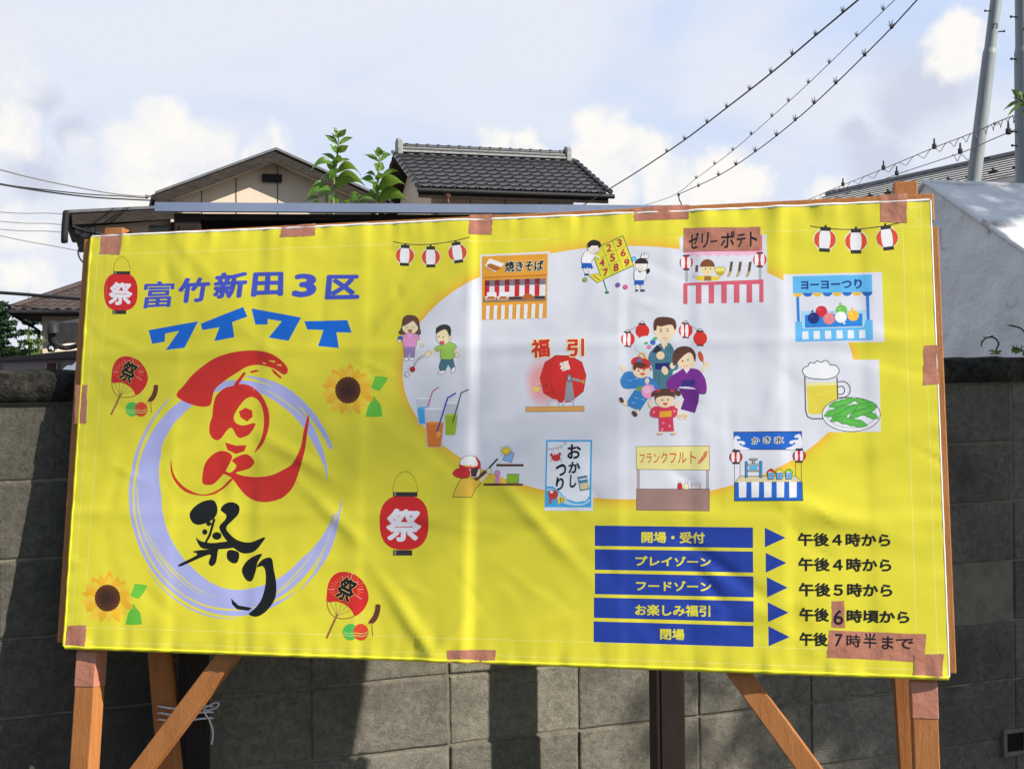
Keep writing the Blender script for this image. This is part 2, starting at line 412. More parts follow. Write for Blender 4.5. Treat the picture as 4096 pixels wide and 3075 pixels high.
def glyphs(t):
    """outline of a word in Blender's own font as flat triangles, with its bounding box"""
    if t not in GC:
        c = bpy.data.curves.new('lettering', 'FONT'); c.body = t; c.resolution_u = 3; c.fill_mode = 'FRONT'
        o = bpy.data.objects.new('lettering', c); COL.objects.link(o)
        me = bpy.data.meshes.new_from_object(o.evaluated_get(bpy.context.evaluated_depsgraph_get()))
        me.calc_loop_triangles()
        V = [(v.co.x, v.co.y) for v in me.vertices]; T = [tuple(q.vertices) for q in me.loop_triangles]
        bpy.data.objects.remove(o); bpy.data.curves.remove(c); bpy.data.meshes.remove(me)
        xs = [p[0] for p in V]; ys = [p[1] for p in V]; GC[t] = (V, T, (min(xs), min(ys), max(xs), max(ys)))
    return GC[t]

# ------------------------------------------------------------------ the cloth
YEL = (226, 215, 57); WHT = (219, 220, 228); BLK = (28, 26, 27)
banner = thing('festival_banner', 'yellow vinyl summer festival banner with printed pictures taped across the wooden stand', 'banner', tuple(B0))
me = bpy.data.meshes.new('sheet')
vs = [tuple(bp(i * G, j * G, HT[i, j])) for j in range(NV + 1) for i in range(NU + 1)]
fs = []
for j in range(NV):
    for i in range(NU):
        a = j * (NU + 1) + i; fs += [(a, a + 1, a + NU + 2), (a, a + NU + 2, a + NU + 1)]
me.from_pydata(vs, [], fs); me.materials.append(pmat(YEL)); me.polygons.foreach_set('use_smooth', [True] * len(fs)); me.update()
me.normals_split_custom_set_from_vertices([tuple(NT[i, j]) for j in range(NV + 1) for i in range(NU + 1)])
sheet = bpy.data.objects.new('sheet', me); COL.objects.link(sheet); sheet.parent = banner; sheet.matrix_parent_inverse = Matrix.Translation(-banner.location)
def edge(u0, v0, u1, v1, r, n, out, name, mat):
    mb = MB(); P = []; rad = []
    for k in range(n + 1):
        t = k / n; u, v = u0 + (u1 - u0) * t, v0 + (v1 - v0) * t; p, nn = surf(u, v, 0); P.append(p + out * r * .3 - EN * r * .75); rad.append(r * (1 + .22 * noise.noise((u * 30, v * 30, 3))))
    mb.tube(P, rad, 8); return mb.build(name, mat, banner)
M['piping'] = noisy('white_hem_edge', (.80, .80, .78), (.72, .72, .68), 30, .5)
M['hem'] = pmat((226, 220, 50))
edge(0, BH, BW, BH, .0036, 200, EV, 'hem_edge', M['piping']); edge(BW, 0, BW, BH, .0022, 110, EU, 'hem_edge', M['piping'])
edge(0, 0, BW, 0, .0060, 200, -EV, 'hem_edge', M['hem']); edge(0, 0, 0, BH, .0055, 110, -EU, 'hem_edge', M['hem'])
def stitch(name, segs):
    a = Art(base=2); a.px = lambda p: p
    rs = random.Random(5); T = []
    for (u0, v0, u1, v1, ph) in segs:
        L = math.hypot(u1 - u0, v1 - v0); n = int(L / .0065)
        for k in range(n):
            if noise.noise((k * .05, ph, 0)) < -.5: continue
            t0, t1 = k / n, (k + .72) / n; x0, y0, x1, y1 = u0 + (u1 - u0) * t0, v0 + (v1 - v0) * t0, u0 + (u1 - u0) * t1, v0 + (v1 - v0) * t1
            w = .0011; nx, ny = -(y1 - y0), (x1 - x0); l = math.hypot(nx, ny); nx, ny = nx / l * w / 2, ny / l * w / 2
            T += [((x0 - nx, y0 - ny), (x1 - nx, y1 - ny), (x1 + nx, y1 + ny)), ((x0 - nx, y0 - ny), (x1 + nx, y1 + ny), (x0 + nx, y0 + ny))]
    a.tri(T, (240, 234, 150)); return a.build(name, banner)
stitch('hem_stitching', [(.0, BH - .042, BW, BH - .050, 1), (0.0, .040, BW, .044, 2), (.043, 0, .046, BH, 3), (.016, 0, .018, BH, 4), (BW - .055, 0, BW - .052, BH, 5), (BW - .018, 0, BW - .018, BH, 6), (0, .011, BW, .011, 7),
                         (BW - .052, BH - .012, BW - .018, BH - .045, 8), (BW - .018, BH - .012, BW - .052, BH - .012, 9)])

# ------------------------------------------------------------------ printed pictures (traced in photo pixels on the cloth)
SK = (250, 214, 178); HAIR = (92, 58, 46); RED = (206, 46, 42)
a = Art(base=1)                                          # pale oval with an orange rim
for k in range(9):
    t = k / 8; q = t * t; c = tuple(round(y + (o - y) * q) for y, o in zip(YEL, (236, 178, 58)))
    e = 36 * (1 - t)
    a.ell(D2(1357), D2(805), D2(489 + e * .95), D2(273 + e), c, n=96)
a.ell(D2(1357), D2(805), D2(489), D2(273), WHT, n=120); a.build('oval_print', banner)
OV = 12                                                  # layers already used by the oval

LAV = (172, 176, 226)
a = Art(300, 1350, .7827)                                # brush ring
def ring(T, ro, wd, n=60, jag=0.0, seed=0):
    P = []; t0, t1 = T[0], T[-1]
    def ip(X, t):
        for k in range(len(T) - 1):
            lo, hi = sorted((T[k], T[k + 1]))
            if lo <= t <= hi: f = (t - T[k]) / (T[k + 1] - T[k]); return X[k] + (X[k + 1] - X[k]) * f
        return X[-1]
    o, i = [], []
    for k in range(n + 1):
        t = t0 + (t1 - t0) * k / n; r = ip(ro, t); w = ip(wd, t); j = jag * noise.noise((k * .6, seed, 1)); j2 = jag * noise.noise((k * .7, seed, 5))
        c, s_ = math.cos(R(t)), math.sin(R(t)); o.append((818 + 543 * (r + j * .4) * c, 797 + 632 * (r + j * .4) * s_)); i.append((818 + 543 * (r - w + j2) * c, 797 + 632 * (r - w + j2) * s_))
    TT = []
    for k in range(n): TT += [(o[k], i[k], i[k + 1]), (o[k], i[k + 1], o[k + 1])]
    a.tri(TT, LAV)
ring([-7, -30, -60, -90, -120, -150, -180, -210, -235, -262, -290, -320, -350], [.875, .90, .93, .915, .90, .93, .945, .955, .95, .93, .93, .93, .945], [.005, .07, .10, .06, .085, .14, .25, .25, .23, .16, .15, .12, .01], 110, .006, 1)
ring([-22, -40, -60, -84], [.985, .985, .98, .955], [.035, .055, .06, .01], 40, .010, 2)
ring([-128, -150, -180, -215, -255, -280, -306], [.985, .99, 1.0, 1.0, .985, .985, .97], [.008, .028, .038, .030, .035, .05, .004], 90, .006, 3)
ring([2, 15, 30, 52], [1.0, .995, 1.0, .985], [.004, .03, .04, .006], 40, .008, 4); ring([8, 20, 40], [.965, .965, .955], [.004, .022, .005], 30, .006, 5)
ring([-215, -235, -255, -270], [1.03, 1.03, 1.02, 1.005], [.003, .012, .012, .003], 40, .003, 8)
for (T, r) in (([-190, -215, -236], .915), ([-168, -190, -205], .93), ([-196, -222, -250], .885), ([-204, -232, -258], .86), ([-285, -300, -318], .90), ([-296, -312, -330], .875), ([-40, -55, -75], .89)):
    n0 = len(a.items); LAVs = LAV; LAV = YEL; ring(T, [r, r - .01, r - .01], [.002, .012, .002], 30, .004, 6); LAV = LAVs
a.build('brush_ring_print', banner)

def C1(**k): return Art(300, 900, .6329, **k)
def C2(**k): return Art(300, 1350, .7827, **k)
def C3(**k): return Art(1500, 900, .5425, **k)
def C4(**k): return Art(2500, 850, .6329, **k)
def C5(**k): return Art(1500, 1500, .6623, **k)
def C6(**k): return Art(2500, 1700, .5425, **k)
def C7(**k): return Art(2300, 2050, .6781, **k)

BV = (70, 84, 190); BB = (18, 102, 205)
a = C1(base=1)
for t, q in (('富', [(440, 360), (630, 358), (613, 522), (413, 534)]), ('竹', [(660, 340), (862, 334), (838, 488), (638, 502)]), ('新', [(885, 308), (1098, 294), (1072, 462), (868, 476)]),
             ('田', [(1124, 303), (1317, 300), (1314, 452), (1108, 457)]), ('3', [(1385, 312), (1528, 310), (1522, 458), (1366, 462)]), ('区', [(1590, 318), (1797, 318), (1795, 470), (1574, 474)])):
    a.text(t, q, BV, .020 if t == '富' else .040)
a.build('title_lettering', banner)
a = C1(base=1)
a.poly([(463, 668), (778, 612), (690, 780), (573, 793), (658, 672), (568, 690), (566, 740), (487, 755)], BB)
a.poly([(793, 628), (1062, 522), (1087, 583), (993, 618), (1005, 712), (878, 737), (912, 650), (805, 668)], BB)
a.poly([(1112, 530), (1427, 588), (1348, 735), (1222, 714), (1306, 612), (1215, 597), (1216, 632), (1137, 632)], BB)
a.poly([(1447, 612), (1717, 603), (1745, 682), (1648, 680), (1665, 780), (1533, 768), (1567, 666), (1465, 663)], BB)
a.build('title_lettering', banner)

BR = (205, 48, 40); BK = (22, 24, 24)
a = C2(base=8)                                           # brushed 夏
a.blob([(518, 292), (560, 240), (610, 182), (700, 115), (800, 80), (900, 68), (980, 78), (1040, 108), (1082, 152), (1083, 182), (1062, 190), (1012, 160), (940, 142), (880, 150), (820, 185), (760, 225), (715, 265), (702, 300), (690, 346), (650, 355), (600, 345), (545, 322)], BR)
a.poly([(1000, 158), (1020, 172), (1056, 206), (1048, 212), (1012, 184)], BR); a.poly([(890, 175), (925, 165), (938, 172), (900, 184)], BR)
a.poly([(860, 178), (872, 182), (836, 240), (850, 262), (800, 268), (815, 235)], BR)
a.poly(spl([(800, 250), (870, 240), (930, 275), (970, 330), (990, 400), (985, 470), (960, 540), (914, 588), (925, 562), (950, 515), (962, 450), (958, 380), (940, 330), (905, 305), (870, 315), (835, 355), (810, 400), (815, 432), (852, 450), (917, 438), (892, 490), (850, 512), (825, 505), (800, 463), (775, 475), (745, 515), (715, 524), (688, 495), (685, 450), (700, 400), (705, 350), (720, 300), (760, 262)], 4, True), BR)
a.poly([(835, 378), (868, 360), (900, 372), (903, 405), (875, 430), (842, 408)], BR)
a.poly([(765, 536), (820, 553), (873, 550), (862, 580), (820, 595), (778, 575)], BR)
a.blob([(700, 600), (740, 580), (780, 586), (800, 606), (790, 640), (760, 690), (720, 735), (690, 752), (652, 746), (650, 700), (665, 640)], BR)
a.poly(spl([(800, 628), (840, 603), (880, 598), (912, 634), (890, 665), (850, 680), (818, 690), (850, 705), (920, 712), (990, 705), (1050, 680), (1110, 640), (1150, 560), (1165, 480), (1186, 398), (1192, 422), (1182, 500), (1168, 590), (1142, 680), (1112, 760), (1060, 815), (1000, 836), (940, 838), (880, 815), (830, 765), (795, 715), (745, 690), (760, 680), (792, 690), (822, 655)], 4, True), BR)
a.poly(spl([(490, 622), (502, 690), (532, 740), (580, 778), (640, 800), (700, 790), (752, 758), (792, 720), (800, 728), (756, 768), (702, 800), (640, 806), (572, 792), (522, 752), (492, 692)], 4, True), BR)
for (x, y, l) in ((1172, 520, 30), (1160, 590, 40), (1150, 655, 30), (1130, 750, 25)): a.poly([(x, y), (x + 7, y - l), (x + 5, y - l + 22)], BR)
for (x, y, w_, h_) in ((990, 118, 34, 5), (1030, 138, 26, 4), (955, 128, 20, 4), (905, 262, 8, 5)): a.poly([(x, y), (x + w_, y + h_), (x + w_ * .8, y + h_ * 2.4), (x + 5, y + 6)], YEL)
a.build('festival_lettering', banner)
a = C2(base=8)                                           # brushed 祭り
a.blob([(583, 905), (600, 870), (640, 840), (690, 828), (716, 845), (726, 890), (700, 930), (640, 955), (600, 945)], BK)
a.poly(spl([(742, 880), (760, 850), (800, 840), (834, 860), (832, 900), (800, 935), (770, 970), (790, 1005), (830, 1035), (890, 1045), (965, 1018), (950, 1050), (910, 1092), (850, 1100), (795, 1062), (752, 1010), (735, 965), (765, 930), (770, 905)], 4, True), BK)
a.poly([(705, 920), (717, 928), (692, 1010), (662, 1062), (652, 1060), (682, 1000)], BK)
a.ell(682, 950, 14, 12, BK, n=9); a.ell(661, 992, 14, 15, BK, n=9); a.ell(722, 1012, 24, 20, BK, n=11)
a.poly(spl([(615, 1020), (640, 1038), (700, 1048), (795, 1040), (860, 1062), (780, 1076), (690, 1080), (640, 1070)], 4, True), BK)
a.poly(spl([(600, 1090), (720, 1078), (726, 1092), (716, 1150), (692, 1166), (680, 1146), (690, 1108), (640, 1122), (540, 1166), (530, 1156), (622, 1108)], 3, True), BK)
a.blob([(780, 1085), (832, 1096), (826, 1145), (800, 1150), (774, 1126)], BK)
a.poly(spl([(952, 1104), (930, 1145), (920, 1190), (900, 1240), (870, 1236), (848, 1190), (868, 1145), (910, 1115)], 4, True), BK)
a.poly(spl([(925, 1170), (955, 1132), (1000, 1125), (1012, 1180), (1026, 1260), (1020, 1330), (980, 1390), (930, 1422), (885, 1410), (920, 1378), (952, 1330), (970, 1260), (970, 1195), (955, 1166)], 4, True), BK)
a.poly([(795, 1330), (832, 1366), (902, 1378), (884, 1392), (826, 1386), (800, 1360)], BK)
a.build('festival_lettering', banner)

LR = (212, 40, 40); CAP = (52, 48, 46)
def barrel(a, cx, cy, rx, ry, c, ex=2.6):
    P = []
    for k in range(40):
        t = 2 * math.pi * k / 40; x, y = math.cos(t), math.sin(t); P.append((cx + rx * math.copysign(abs(x) ** (2 / ex), x), cy + ry * math.copysign(abs(y) ** (2 / ex), y)))
    a.poly(P, c)
def big_lantern(a, cx, cy, rx, ry, top, bot, handle, kq):
    a.ell(handle[0], handle[1], handle[2], handle[3], None, a0=180, a1=360, line=(120, 112, 40), w=3)
    barrel(a, cx, cy, rx, ry, LR); a.rect(*top, CAP); a.rect(*bot, CAP)
    a.rect(top[0] + 8, top[1] + 4, top[0] + 18, top[3] - 4, (150, 145, 140)); a.rect(bot[0] + 8, bot[1] + 4, bot[0] + 18, bot[3] - 4, (150, 145, 140))
    a.text('祭', kq, (236, 232, 240), .035)
a = C1(); big_lantern(a, 288, 427, 106, 120, (242, 297, 347, 317), (235, 543, 322, 567), (295, 298, 52, 90), [(222, 366), (364, 366), (360, 510), (203, 510)]); a.build('red_lantern_print', banner)
a = C5(); big_lantern(a, 173, 890, 150, 164, (105, 706, 255, 733), (105, 1055, 222, 1088), (180, 708, 76, 126), [(66, 806), (288, 806), (270, 1004), (60, 1004)]); a.build('red_lantern_print', banner)

def fan(a):
    a.blob([(228, 960), (240, 890), (275, 845), (330, 833), (395, 855), (440, 905), (459, 965), (450, 1010), (425, 1050), (385, 1078), (368, 1050), (335, 1018), (285, 998), (232, 1000)], (208, 44, 40))
    rr = random.Random(3)
    for k in range(30):
        t = 2 * math.pi * k / 30; r0, r1 = 62 + rr.uniform(-6, 10), 92 + rr.uniform(-14, 12); cx, cy = 340, 930
        x1, y1 = cx + r1 * math.cos(t), cy + r1 * .9 * math.sin(t)
        if y1 > 985: continue
        a.line([(cx + r0 * math.cos(t), cy + r0 * .9 * math.sin(t)), (x1, y1)], 2.6, (228, 130, 60) if k % 3 else (240, 200, 190))
    a.line(spl([(229, 985), (236, 1035), (262, 1075), (310, 1092), (360, 1086), (386, 1074)], 5), 6, (168, 120, 60))
    for q in ((248, 1000), (278, 998), (310, 1008), (340, 1022), (362, 1046)): a.line([(283, 1076), q], 3.4, (176, 140, 90))
    a.line([(288, 1066), (226, 1200)], 12, (158, 106, 66))
    for off, c in ((.05, (222, 196, 110)), (.03, BK)): a._text('祭', [(318, 852), (412, 892), (352, 1012), (268, 972)], c, off, .03)
    a.line([(377, 1085), (368, 1125)], 2.5, (214, 206, 170)); a.line([(418, 1060), (412, 1122)], 2.5, (214, 206, 170))
    a.ell(360, 1165, 43, 45, (84, 190, 84)); a.ell(417, 1166, 42, 46, (222, 72, 40))
    for dy in (-8, 6): a.line(spl([(320, 1172 + dy), (350, 1182 + dy), (385, 1178 + dy), (425, 1184 + dy), (455, 1172 + dy)], 4), 4, (196, 218, 120))
    a.line(spl([(512, 1012), (508, 1050), (492, 1090), (462, 1122)], 5), [16, 27, 29, 28, 28, 28, 29, 29, 30, 30, 30, 30, 28, 26, 20, 12], (104, 52, 44)); a.line([(477, 1118), (483, 1188)], 4, (150, 120, 60))
    a.line([(440, 1130), (470, 1120), (486, 1128)], 6, (230, 190, 60))
for k in range(2):
    a = C1(base=3)
    if k: a.T = lambda p: (((1302 - 300) / .6329) + (p[0] - 225) * 1.14, ((2285 - 900) / .6329) + (p[1] - 833) * 1.14)
    fan(a); a.build('paper_fan_print', banner)

def sunflower(a):
    rr = random.Random(8)
    a.poly([(1885, 985), (1892, 955), (1935, 958), (1975, 966), (1950, 1010), (1918, 1052), (1865, 1030)], (112, 196, 66)); a.poly([(1885, 1080), (1908, 1112), (1928, 1135), (1940, 1210), (1888, 1214), (1832, 1212), (1850, 1145)], (104, 190, 62))
    for lay, (r, c1, c2, n) in enumerate(((172, (236, 178, 40), (240, 196, 64), 17), (150, (246, 200, 62), (238, 184, 44), 15))):
        for k in range(n):
            t = 2 * math.pi * (k + .5 * lay) / n; l = r * rr.uniform(.9, 1.04); w = 27
            ca, sa = math.cos(t), math.sin(t)
            P = [(50, -12), (l * .55, -w), (l * .85, -w * .62), (l, 0), (l * .85, w * .62), (l * .55, w), (50, 12)]
            a.poly([(1722 + x * ca - y * sa, 1045 + x * sa + y * ca) for x, y in P], c1 if k % 2 else c2)
    P = [(1722 + (78 + 4 * (k % 2)) * math.cos(2 * math.pi * k / 48), 1045 + (82 + 4 * (k % 2)) * math.sin(2 * math.pi * k / 48)) for k in range(48)]
    a.poly(P, (92, 52, 28)); a.ell(1722, 1045, 60, 62, (78, 42, 26)); a.ell(1722, 1045, 40, 40, (66, 38, 26)); a.ell(1722, 1045, 20, 18, (56, 34, 28))
for k in range(2):
    a = C1(base=3)
    if k: a.T = lambda p: (((300 + .7827 * 165 - 300) / .6329) + (p[0] - 1722), ((1350 + .7827 * 1328 - 900) / .6329) + (p[1] - 1045))
    sunflower(a); a.build('sunflower_print', banner)

LO = (226, 78, 44); INK = (44, 38, 38)
def slant(a, cx, cy, k, rot, cols=(LO, (238, 236, 240), LO), cap=CAP, halo=True):
    ca, sa = math.cos(R(rot)), math.sin(R(rot))
    def q(pts): return [(cx + (x * ca - y * sa) * k, cy + (x * sa + y * ca) * k) for x, y in pts]
    if halo:
        rr = random.Random(int(cx)); P = []
        for i in range(36):
            t = 2 * math.pi * i / 36; r = 70 + rr.uniform(-4, 6); P.append((r * math.cos(t), r * .98 * math.sin(t)))
        a.poly(q(P), (232, 230, 190))
    E = [(66 * math.cos(t), 60 * math.sin(t)) for t in [2 * math.pi * i / 30 for i in range(30)]]
    a.poly(q(E), cols[0])
    a.poly(q([(-30, -56), (-36, -20), (-36, 22), (-30, 56), (26, 56), (34, 22), (34, -20), (26, -56)]), cols[1])
    a.line(q(E), 2.2 * k, (150, 60, 50), True)
    a.poly(q([(-32, -78), (32, -78), (32, -54), (-32, -54)]), cap); a.poly(q([(-33, 54), (33, 54), (33, 76), (-33, 76)]), cap); a.poly(q([(-8, -90), (8, -90), (6, -76), (-6, -76)]), cap)
a = C3(base=3); a.line(spl([(130, 128), (210, 143), (300, 150), (400, 150), (500, 140), (600, 124), (702, 98)], 5), 6, INK)
for (x, y, r) in ((218, 230, 3), (412, 243, 0), (610, 212, -8)): slant(a, x, y, 1, r)
a.build('lantern_string_print', banner)
a = C4(base=3); a.line(spl([(1172, 86), (1260, 100), (1360, 107), (1460, 106), (1560, 98), (1650, 86), (1742, 66)], 5), 6, INK)
for (x, y, r) in ((1266, 172, 3), (1463, 182, 0), (1660, 162, -8)): slant(a, x, y, 1.02, r)
a.build('lantern_string_print', banner)

# food stalls and games
OR = (226, 158, 52)
a = C3(base=OV); CARD = (220, 221, 231)
a.quad([(775, 224), (1287, 199), (1280, 690), (775, 704)], CARD); a.quad([(785, 236), (1272, 214), (1263, 690), (784, 703)], OR)
a.quad([(806, 412), (1256, 394), (1252, 548), (803, 560)], (226, 224, 230))
for k in range(6): a.quad([(806 + 74 * k, 412 - 3 * k), (842 + 74 * k, 410 - 3 * k), (838 + 74 * k, 530), (803 + 74 * k, 532)], (200, 40, 44))
a.quad([(806, 412), (1256, 394), (1256, 440), (806, 456)], (126, 116, 122))
for k in range(6): a.quad([(806 + 74 * k, 412 - 3 * k), (842 + 74 * k, 410 - 3 * k), (841 + 74 * k, 452 - 3 * k), (806 + 74 * k, 454 - 3 * k)], (128, 34, 46))
a.quad([(795, 384), (1268, 364), (1268, 378), (795, 400)], (206, 132, 46))
for k in range(30): a.line([(800 + 15.5 * k, 402 - .7 * k), (800 + 15.5 * k, 386 - .7 * k)], 1.6, (184, 120, 44))
a.quad([(800, 534), (1254, 524), (1260, 560), (792, 572)], (150, 120, 96)); a.quad([(985, 536), (1248, 526), (1248, 545), (985, 553)], (52, 52, 60))
for x in (848, 938): a.quad([(x - 40, 530), (x + 48, 527), (x + 36, 552), (x - 34, 556)], (238, 236, 236)); a.poly([(x - 34, 546), (x - 12, 528), (x + 16, 526), (x + 42, 540), (x + 30, 550), (x - 28, 553)], (190, 112, 48))
a.quad([(822, 500), (892, 498), (892, 528), (822, 530)], (236, 236, 240)); a.quad([(914, 498), (990, 496), (984, 526), (908, 528)], (236, 236, 240))
a.blob([(1078, 544), (1092, 522), (1120, 508), (1150, 514), (1172, 538), (1160, 548)], (176, 100, 46))
for k in range(8): a.quad([(816 + 56 * k, 598 - k * 2), (844 + 56 * k, 596 - k * 2), (838 + 56 * k, 699 - k), (811 + 56 * k, 700 - k)], (230, 228, 232))
a.quad([(842, 250), (952, 290), (884, 352), (806, 306)], (240, 238, 236)); a.blob([(822, 308), (846, 288), (884, 300), (926, 318), (906, 334), (884, 342)], (178, 104, 46))
a.text('焼きそば', [(957, 270), (1243, 260), (1240, 340), (955, 350)], BLK, .035, (244, 236, 210), .04); a.build('noodle_stall_print', banner)

a = C3(base=OV); GB = (40, 120, 60)                       # throwing-target game
c0 = (1593, 192); col = (78, -36); row = (27, 72)
def cell(i, j): return (c0[0] + col[0] * i + row[0] * j, c0[1] + col[1] * i + row[1] * j)
a.poly([cell(0, 0), cell(3, 0), cell(3, 3), cell(0, 3)], (222, 214, 60)); a.line([(1678, 398), (1712, 505)], 9, GB); a.quad([(1690, 496), (1722, 492), (1724, 508), (1696, 512)], GB)
a.line([cell(0, 0), cell(3, 0), cell(3, 3), cell(0, 3)], 6, GB, True)
for k in (1, 2): a.line([cell(k, 0), cell(k, 3)], 2.4, (100, 104, 40)); a.line([cell(0, k), cell(3, k)], 2.4, (100, 104, 40))
for d, i, j in (('2', 1, 0), ('3', 2, 0), ('4', 0, 1), ('5', 1, 1), ('6', 2, 1), ('7', 0, 2), ('8', 1, 2), ('9', 2, 2)):
    x, y = cell(i + .5, j + .5); a.text(d, [(x - 20, y - 26), (x + 18, y - 34), (x + 20, y + 22), (x - 18, y + 30)], (176, 52, 64), .03)
a.quad([(1572, 372), (1640, 358), (1692, 402), (1640, 430)], (222, 214, 60), (90, 90, 40)); a.line([(1608, 374), (1656, 412)], 7, (176, 52, 64))
def kid(a, hx, hy, hr, shirt, shorts, flip=1):
    a.ell(hx, hy, hr, hr * 1.02, (240, 226, 214), line=INK, w=2.4); a.ell(hx, hy - hr * .12, hr * 1.06, hr, (40, 34, 36), a0=185, a1=355, n=20)
a.blob([(1548, 200), (1590, 190), (1622, 205), (1618, 240), (1598, 262), (1590, 290), (1530, 286), (1522, 250)], (238, 238, 242), INK); a.line([(1600, 215), (1655, 248)], 13, (240, 226, 214))
a.poly([(1524, 282), (1592, 284), (1608, 318), (1590, 332), (1566, 312), (1556, 326), (1522, 320)], (36, 92, 180)); a.line([(1540, 322), (1556, 366)], 13, (240, 226, 214)); a.line([(1586, 322), (1576, 348)], 12, (240, 226, 214)); a.rect(1544, 360, 1574, 374, (34, 70, 140))
kid(a, 1612, 166, 48, None, None); a.poly([(1566, 170), (1572, 130), (1610, 112), (1652, 122), (1668, 150), (1650, 180), (1640, 150), (1600, 150), (1580, 172)], (40, 34, 36)); a.ell(1622, 192, 14, 10, (250, 250, 250), line=INK, w=2)
a.ell(1907, 252, 17, 17, (104, 190, 236), line=(40, 90, 150)); a.line([(1906, 268), (1918, 340)], 11, (240, 226, 214))
a.blob([(1918, 332), (1985, 336), (2002, 362), (1984, 412), (1916, 412)], (238, 238, 242), INK); a.poly([(1932, 336), (1975, 338), (1952, 356)], (40, 70, 150)); a.poly([(1914, 410), (1984, 410), (1978, 448), (1950, 446), (1946, 438), (1912, 444)], (36, 92, 180))
for x in (1930, 1966): a.line([(x, 444), (x + (4 if x > 1940 else 0), 480)], 12, (240, 226, 214)); a.rect(x - 10, 478, x + 22 if x > 1940 else x + 8, 492, (34, 52, 110))
kid(a, 1962, 298, 46, None, None); a.ell(1966, 285, 48, 38, (52, 42, 40), a0=180, a1=360); a.ell(2012, 342, 14, 20, (40, 34, 36), rot=20); a.ell(1958, 318, 16, 9, (250, 250, 250), line=INK, w=2)
a.poly([(1958, 248), (1970, 208), (1984, 228), (1996, 200), (2002, 226), (2020, 208), (2014, 248)], (240, 240, 244)); a.line([(1958, 248), (1970, 208), (1984, 228), (1996, 200), (2002, 226), (2020, 208), (2014, 248)], 2.4, INK, True)
for (x, y, c) in ((1547, 405, (130, 180, 80)), (1790, 445, (130, 84, 170)), (1845, 460, (220, 90, 140))): a.ell(x, y, 16, 16, c, line=INK, w=2)
a.build('target_game_print', banner)

a = C4(base=OV); PK = (214, 96, 112)                      # potato stall
a.quad([(344, 156), (895, 139), (900, 360), (876, 578), (368, 580), (344, 360)], CARD); a.quad([(852, 142), (868, 141), (868, 242), (855, 242)], (222, 110, 126))
P = [(372, 246), (868, 238)]
for k in range(8): x = 868 - 62 * k; y = 238 + k; P += [(x - 6, y + 26), (x - 31, y + 40), (x - 56, y + 27)]
a.poly(P, (240, 182, 208)); a.quad([(370, 236), (868, 226), (868, 246), (370, 252)], (222, 116, 130))
for x, y in ((380, 340), (846, 330)): a.rect(x, y, x + 17, 440, (176, 176, 184))
a.blob([(452, 430), (462, 405), (500, 402), (545, 402), (584, 408), (598, 400), (600, 420), (560, 432)], (238, 206, 60)); a.quad([(500, 404), (545, 404), (545, 434), (500, 434)], (156, 112, 60))
a.ell(522, 352, 42, 46, (246, 216, 160)); a.ell(521, 346, 47, 48, (128, 80, 46), a0=180, a1=360); a.poly([(474, 346), (500, 320), (522, 338), (545, 320), (568, 346), (560, 330), (521, 306), (482, 330)], (128, 80, 46))
a.ell(508, 360, 4, 5, INK, n=8); a.ell(540, 360, 4, 5, INK, n=8); a.line([(516, 380), (530, 380)], 2.5, (190, 90, 80))
a.blob([(570, 352), (632, 350), (626, 385), (602, 402), (578, 386)], (236, 220, 120), (90, 80, 50)); a.poly([(578, 376), (626, 374), (616, 394), (602, 400), (584, 392)], (210, 170, 40))
for x in (652, 708, 770): a.quad([(x + 14, 314), (x + 32, 312), (x + 22, 372), (x + 6, 374)], (96, 78, 52)); a.quad([(x + 6, 374), (x + 22, 372), (x + 10, 404), (x - 6, 408)], (200, 180, 110), (90, 80, 50), 2)
a.quad([(446, 336), (464, 335), (460, 378), (444, 380)], (96, 78, 52)); a.rect(434, 395, 450, 412, (230, 226, 220), INK, 2)
a.quad([(368, 448), (874, 424), (876, 452), (396, 462), (368, 470)], PK)
for k in range(7): x = 368 + 80.3 * k; a.quad([(x, 452 - 2 * k), (x + 34 - 8 * (k in (0, 6)), 452 - 2 * k), (x + 34 - 8 * (k in (0, 6)), 579 - 1.8 * k), (x, 579 - 1.8 * k)], PK)
for (x, y) in ((387, 318), (853, 300)):
    a.ell(x, y, 42, 43, (212, 60, 62)); 
    for dx in (-22, 16): a.poly([(x + dx - 8, y - 36), (x + dx + 10, y - 36), (x + dx + 14, y), (x + dx + 10, y + 36), (x + dx - 8, y + 36), (x + dx - 12, y)], (240, 238, 240))
    a.rect(x - 20, y - 48, x + 20, y - 38, CAP); a.rect(x - 18, y + 38, x + 18, y + 48, CAP)
a.build('potato_stall_print', banner)

a = C4(base=OV); LB = (98, 184, 236); MB_ = (40, 130, 214)  # water balloon stall
a.quad([(1002, 392), (1626, 377), (1641, 820), (1002, 822)], CARD); a.quad([(1060, 404), (1563, 391), (1565, 502), (1062, 513)], LB)
for k in range(8): a.ell(1093 + 62.5 * k, 510 - 1.2 * k, 31, 24, (236, 186, 66) if k % 2 == 0 else (34, 110, 190), a0=0, a1=180, n=14)
a.ell(1534, 502, 32, 28, (30, 100, 180), a0=0, a1=180, n=14)
a.quad([(1083, 534), (1101, 533), (1106, 690), (1088, 690)], MB_); a.quad([(1525, 526), (1545, 525), (1549, 682), (1530, 682)], MB_)
a.quad([(1114, 624), (1524, 616), (1524, 720), (1114, 730)], (168, 214, 242)); a.quad([(1076, 690), (1115, 688), (1125, 735), (1512, 724), (1522, 680), (1567, 679), (1569, 806), (1078, 818)], LB); a.quad([(1138, 648), (1502, 638), (1502, 718), (1138, 730)], MB_)
